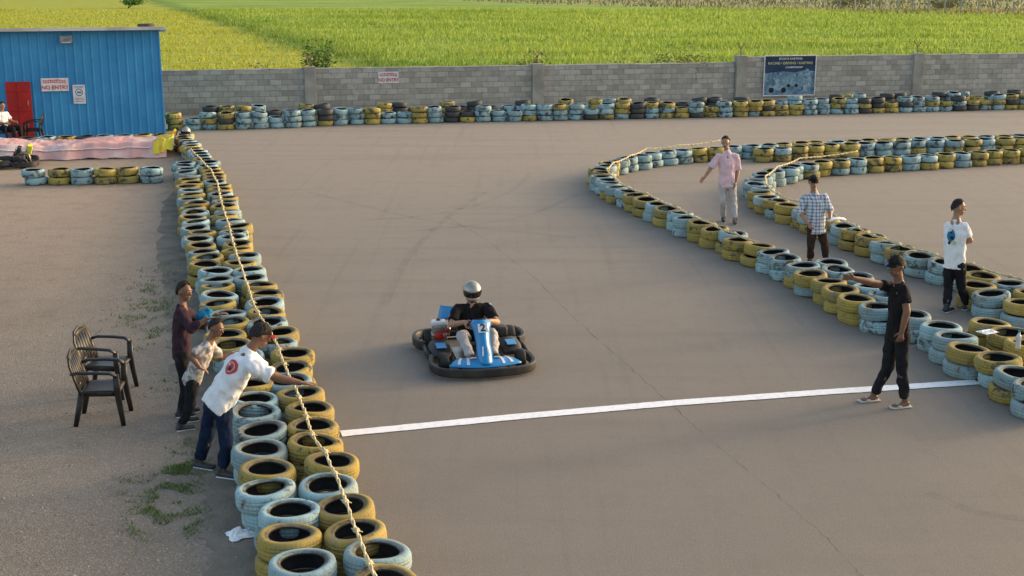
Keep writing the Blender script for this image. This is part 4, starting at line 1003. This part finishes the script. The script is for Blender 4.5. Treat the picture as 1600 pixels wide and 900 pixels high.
tc, Wc, sh, bc = person('man in blue checked shirt and cap looking down behind the outer right barrier', (1278, 412),
       dict(hd=(1271, 285, -.05), nk=(1272, 300, 0), sr=(1257, 309, 0), sl=(1288, 308, 0), er=(1250, 331, -.04), wr=(1262, 349, -.16), el=(1297, 328, -.04), wl=(1297, 344, -.22),
            hp=(1276, 356, 0), kr=(1267, 385, -.04), kl=(1289, 385, -.04), ar=(1266, 412), al=(1290, 412)), (.15, -1, 0), (.1, -1, -.3), .97, top='c_check', bottom='c_brown', sleeve=1.15, loose=.024, cap='c_black', seed=4, hem=.16, collar=True, up=(.0, -.12, 1), skin='skin2', wide=1.06)
t = thing('paper_sheet', 'white paper held by the man in the checked shirt', 'paper', Wc['wl']+V((.10, -.05, 0)))
MB().grid(lambda u, v: V(((u-.5)*.30, (v-.5)*.2, .02*math.sin(u*4)+.05*u)), 8, 4).build('paper_face', M['paper'], t).modifiers.new('s', 'SOLIDIFY').thickness = .003
tw, Ww, sh, bw_ = person('man in white printed t-shirt and black trousers seen from behind at the right', (1492, 487),
       dict(hd=(1498, 325, .02), nk=(1494, 342, 0), sl=(1481, 354, .10), sr=(1506, 353, -.08), er=(1516, 376, -.06), wr=(1505, 379, .18), el=(1492, 380, .28), wl=(1506, 374, .28),
            hp=(1491, 412, 0), kl=(1482, 450, .06), kr=(1503, 450, .02), al=(1479, 488), ar=(1509, 484)), (.75, .65, 0), (.95, -.15, -.1), 1.0, skin='skin2', top='c_white', bottom='c_blackp', sleeve=.72, loose=.020, seed=5, hem=.10, hair=.011, wide=1.06,
       hands={'r': (V((-.5, .6, .3)), V((-.3, .8, 0)), .5), 'l': (V((.5, -.6, .2)), V((.3, -.8, 0)), .5)})
decal(sh, bw_, Ww['hp'].lerp(Ww['nk'], .62)+V((-.05, -.06, 0)), (-.7, -.75, 0), (0, 0, 1), [([circ(.065, -.02, .02, 14, 1.5)], 0), ([circ(.035, .03, -.08, 12), circ(.028, -.04, .10, 12)], 1), ([circ(.03, .0, -.01, 10), circ(.025, -.04, -.09, 10), circ(.02, -.02, .07, 10)], 2)], 'shirt_print', [M['c_bag'], M['ban_yel'], M['dark']])
tp, Wp, sh, bp_ = person('man in white polo with round red emblem leaning over the left tyre barrier', (335, 738),
       dict(hd=(407, 524, .10), nk=(390, 549, .06), sr=(392, 571, -.14), sl=(385, 552, .22), er=(434, 591, -.14), wr=(468, 598, -.12), el=(418, 585, .30), wl=(446, 592, .42),
            hp=(341, 628, 0), kr=(354, 688, -.10), kl=(323, 680, .02), ar=(349, 746), al=(313, 731)), (.82, .55, 0), (.78, .35, -.35), 1.05, skin='skin', top='c_white', bottom='c_jeans', sleeve=.75, loose=.024, cap='c_black', seed=6, hem=.10, collar=True, wide=1.18,
       hands={'r': (V((1, .05, -.1)), V((0, 0, -1)), .15), 'l': (V((.8, .3, -.2)), V((0, 0, -1)), .3)}, up=(.45, .2, 1), tf={'l': V((.75, -.3, 0)), 'r': V((.75, -.25, 0))})
bn = V((-.62, -.72, .35)).normalized()
ring = [([circ(.078, n=28)], 0), ([circ(.052, n=24)], 1), ([circ(.046, n=24)], 0)]
fig = [[(-.028, -.038), (.026, -.034), (.034, -.004), (.008, .010), (-.010, -.006)], [(-.030, .006), (-.006, .012), (.004, .036), (-.020, .036)]]
decal(sh, bp_, Wp['hp'].lerp(Wp['nk'], .70)+V((-.02, -.1, .02)), bn, (.45, .2, 1), ring+[([fig[0]], 2), ([fig[1]], 1)], 'round_emblem', [M['sign_red'], M['sign_white'], M['dark']])
tb_, Wb, sh, bb = person('boy in dark plum jacket standing behind the grey shirted boy at left', (288, 652),
       dict(hd=(288, 456, .02), nk=(284, 473, 0), sr=(283, 487, -.12), sl=(291, 486, .13), er=(298, 515, -.16), wr=(323, 498, -.14), el=(315, 508, .16), wl=(338, 492, .10),
            hp=(284, 553, 0), kr=(290, 604, -.04), kl=(296, 600, .06), ar=(284, 652), al=(291, 645)), (.95, .25, 0), (.85, -.4, -.3), .90, top='c_jacket', bottom='c_blackp', sleeve=1.6, loose=.022, seed=7, hem=.10, hair=.014,
       hands={'r': (V((1, .1, .1)), V((0, 0, -1)), .3), 'l': (V((1, .1, .2)), V((0, 0, -1)), .3)})
t = thing('cloth_bag', 'bright blue cloth bag held under the arm of the boy in the plum jacket', 'bag', PY(318, 495, bb.y+.02))
q = MB(); q.ell((0, 0, 0), (.09, .07, .08), n=14); q.ell((.03, 0, .05), (.07, .05, .05), n=12); remesh(q, 'bag_body', M['c_bag'], .01, t, V((0, 0, 0)), 3, .04, 14, 4)
MB().path([(-.06, 0, .06), (-.04, .0, .12), (.04, 0, .13), (.07, 0, .08)], .006, .012, n=6).build('bag_strap', M['c_bag'], t)
person('boy in grey printed t-shirt and dark trousers leaning against the left tyre barrier', (292, 670),
       dict(hd=(338, 513, .04), nk=(328, 531, .02), sr=(322, 545, -.12), sl=(329, 540, .13), er=(298, 556, -.20), wr=(312, 574, -.22), el=(345, 560, .24), wl=(362, 552, .30),
            hp=(299, 594, 0), kr=(298, 632, -.06), kl=(297, 626, .06), ar=(284, 673), al=(291, 660)), (.9, .4, 0), (.9, -.3, -.25), .84, top='c_grey', bottom='c_blackp', sleeve=.72, loose=.022, shoes='shoe', seed=8, up=(.35, .1, 1), hem=.08, hair=.015,
       hands={'r': (V((.8, .2, -.5)), V((0, 0, -1)), .4), 'l': (V((1, .2, 0)), V((0, 0, -1)), .3)})
cm = Matrix.Translation(sp2) @ Matrix.Rotation(math.radians(-25), 4, 'Z')
cw = lambda x, y, z: cm @ V((x, y, z))
person('man in white shirt seated on a chair by the red shed door', sp2,
       dict(hd=cw(-.10, 0, 1.14), nk=cw(-.15, 0, .97), sl=cw(-.15, .18, .90), sr=cw(-.15, -.18, .90), el=cw(-.04, .25, .67), er=cw(-.04, -.25, .67), wl=cw(.18, .2, .66), wr=cw(.18, -.2, .66),
            hp=cw(-.08, 0, .50), kl=cw(.38, .13, .50), kr=cw(.38, -.13, .50), al=cw(.42, .14, .085), ar=cw(.46, -.13, .085)), (.9, -.42, 0), (.7, -.7, -.1), .97, skin='skin2', top='c_white', bottom='c_blackp', sleeve=.7, loose=.015, seed=9)
kw = lambda x, y, z: KM @ V((x, y, z))
kd = (KM.to_3x3() @ V((0, -1, 0)))
person('kart driver in silver helmet, black shirt and pale trousers gripping the steering wheel', KL,
       dict(hd=kw(0, .20, .85), nk=kw(0, .27, .685), sr=kw(-.19, .25, .61), sl=kw(.19, .25, .61), er=kw(-.31, .02, .45), el=kw(.31, .02, .45), wr=kw(-.165, -.20, .54), wl=kw(.165, -.20, .54),
            hp=kw(0, .25, .20), kr=kw(-.21, -.20, .36), kl=kw(.21, -.20, .36), ar=kw(-.15, -.63, .17), al=kw(.15, -.63, .17)), kd, kd+V((0, 0, .05)), 1.0, skin='skin2', top='c_black', bottom='c_beige', sleeve=.75, loose=.022, helmet=True, seed=10, hem=.06, wide=1.05,
       hands={'r': (V(kd)+V((.25, 0, -.2)), V((.8, 0, -.5)), .9), 'l': (V(kd)+V((-.25, 0, -.2)), V((-.8, 0, -.5)), .9)}, tf={'l': kd*.7+V((.0, 0, .7)), 'r': kd*.7+V((0, 0, .7))})

# spare helmet standing at the far end of the left barrier
t = thing('racing_helmet', 'grey racing helmet resting on tyres at the far end of the left barrier', 'helmet', G(291, 214, .37))
q = MB(); q.ell((0, 0, .15), (.14, .16, .15), n=24); q.ell((0, -.08, .08), (.10, .09, .075), n=18); o = remesh(q, 'helmet_shell', M['silver'], .01, t, V((0, 0, 0)), 5)
MB().grid(lambda u, v: V((.148*math.sin((u-.5)*2.4)*math.cos(-.4+.6*v), -.171*math.cos((u-.5)*2.4)*math.cos(-.4+.6*v), .15+.16*math.sin(-.4+.6*v))), 14, 6).build('visor', M['visor'], o)

# ------------------------------------------------------------------ pink tarp and litter
ta, tb2 = G(-60, 252), G(262, 245); tl = (tb2-ta); tn = V((-tl.y, tl.x, 0)).normalized()
t = thing('pink_tarp', 'long crumpled pink tarp spread over parked karts before the blue shed', 'tarp', ta)
def tg(u, v):
    p = tl*u+tn*(v*1.9-.3); x = u*tl.length
    e = min(1, math.sin(math.pi*min(max(v, 0), 1))*1.9); hgt = .34+.10*noise.noise(V((x*.7, v*1.5, 0)))+.05*abs(math.sin(x*1.1))+.03*noise.noise(V((x*3, v*5, 3)))
    fold = .06*abs(noise.noise(V((x*1.6+v*2, v*4, 1))))+.02*abs(noise.noise(V((x*7, v*7, 2))))
    p = p+tn*(.16*noise.noise(V((x*2, 0, 5)))*(1-v)); return V((p.x, p.y, .02+e*hgt+fold))
MB().grid(tg, 190, 40).build('tarp_sheet', M['pink'], t)
q = MB(); q.grid(lambda u, v: tg(.935+.10*u, .02+.85*v)+V((0, -.02, .03+.16*u*(1+.6*noise.noise(V((u*5, v*6, 0)))))), 18, 24); q.build('yellow_panel', M['orange'], t)
q = MB(); q.path([tg(u, .10)+V((0, -.02, .025+.02*math.sin(u*40))) for u in np.linspace(.02, .92, 60)], .012, .03, n=6); q.build('tarp_hem', M['c_white'], t)
def litter(label, loc, sx, sy, h, seed, name='plastic_bag', cat='bag'):
    q = MB(); q.grid(lambda u, v: V(((u-.5)*sx*(1+.25*noise.noise(V((v*3, seed, 0)))), (v-.5)*sy*(1+.3*noise.noise(V((u*3, seed, 9)))), .012+h*abs(noise.noise(V((u*3.3, v*3.3, seed))))*2*math.sin(math.pi*u)*math.sin(math.pi*v)+h*.1)), 18, 18)
    o = q.build(name, M['paper'], smooth=False); o.location = loc; o.rotation_euler = (0, 0, .5); o.modifiers.new('s', 'SOLIDIFY').thickness = .003; tag(o, label, cat)
litter('crumpled white plastic bag on the ground beside the left tyre barrier', G(378, 838), .26, .2, .09, 3)
litter('white paper sheet lying on the tyres at the right', G(1543, 520, .39), .24, .18, .03, 8, 'paper_sheet', 'paper')
t = thing('water_bottle', 'clear plastic water bottle standing on tyres at the right edge', 'bottle', G(1590, 545, .38))
MB().lathe([(0, 0), (.032, 0), (.034, .02), (.032, .08), (.034, .14), (.026, .18), (.013, .2), (.013, .215), (0, .215)], None, 16).build('bottle_body', M['glass'], t)
MB().lathe([(0, .215), (.016, .215), (.016, .235), (0, .235)], None, 12).build('bottle_cap', M['c_bag'], t)

# ------------------------------------------------------------------ light, camera
w = bpy.data.worlds.new('World'); SC.world = w; w.use_nodes = True; nt = w.node_tree
sky = nt.nodes.new('ShaderNodeTexSky'); sky.sky_type = 'NISHITA'; sky.sun_disc = False
SEL = math.radians(12); SAZ = math.radians(65)
sky.sun_elevation = SEL; sky.sun_rotation = SAZ; sky.air_density = 1.0; sky.dust_density = 4.0; sky.ozone_density = .5
nt.links.new(sky.outputs[0], nt.nodes['Background'].inputs[0]); nt.nodes['Background'].inputs[1].default_value = .42
sl = bpy.data.lights.new('sun', 'SUN'); sl.energy = 1.2; sl.angle = math.radians(6); sl.color = (1, .83, .65)
so = bpy.data.objects.new('sun', sl); C.objects.link(so)
sd = V((math.sin(SAZ)*math.cos(SEL), math.cos(SAZ)*math.cos(SEL), math.sin(SEL))); so.rotation_euler = sd.to_track_quat('Z', 'Y').to_euler()
cd = bpy.data.cameras.new('camera'); cd.sensor_width = 36; cd.lens = F/1600*36; cd.clip_end = 2000
co = bpy.data.objects.new('camera', cd); C.objects.link(co); co.location = (0, 0, H); co.rotation_euler = (math.pi/2-PITCH, 0, 0); SC.camera = co
SC.view_settings.view_transform = 'Standard'; SC.view_settings.look = 'None'; SC.view_settings.exposure = 0
bpy.data.scenes.remove(TMP)
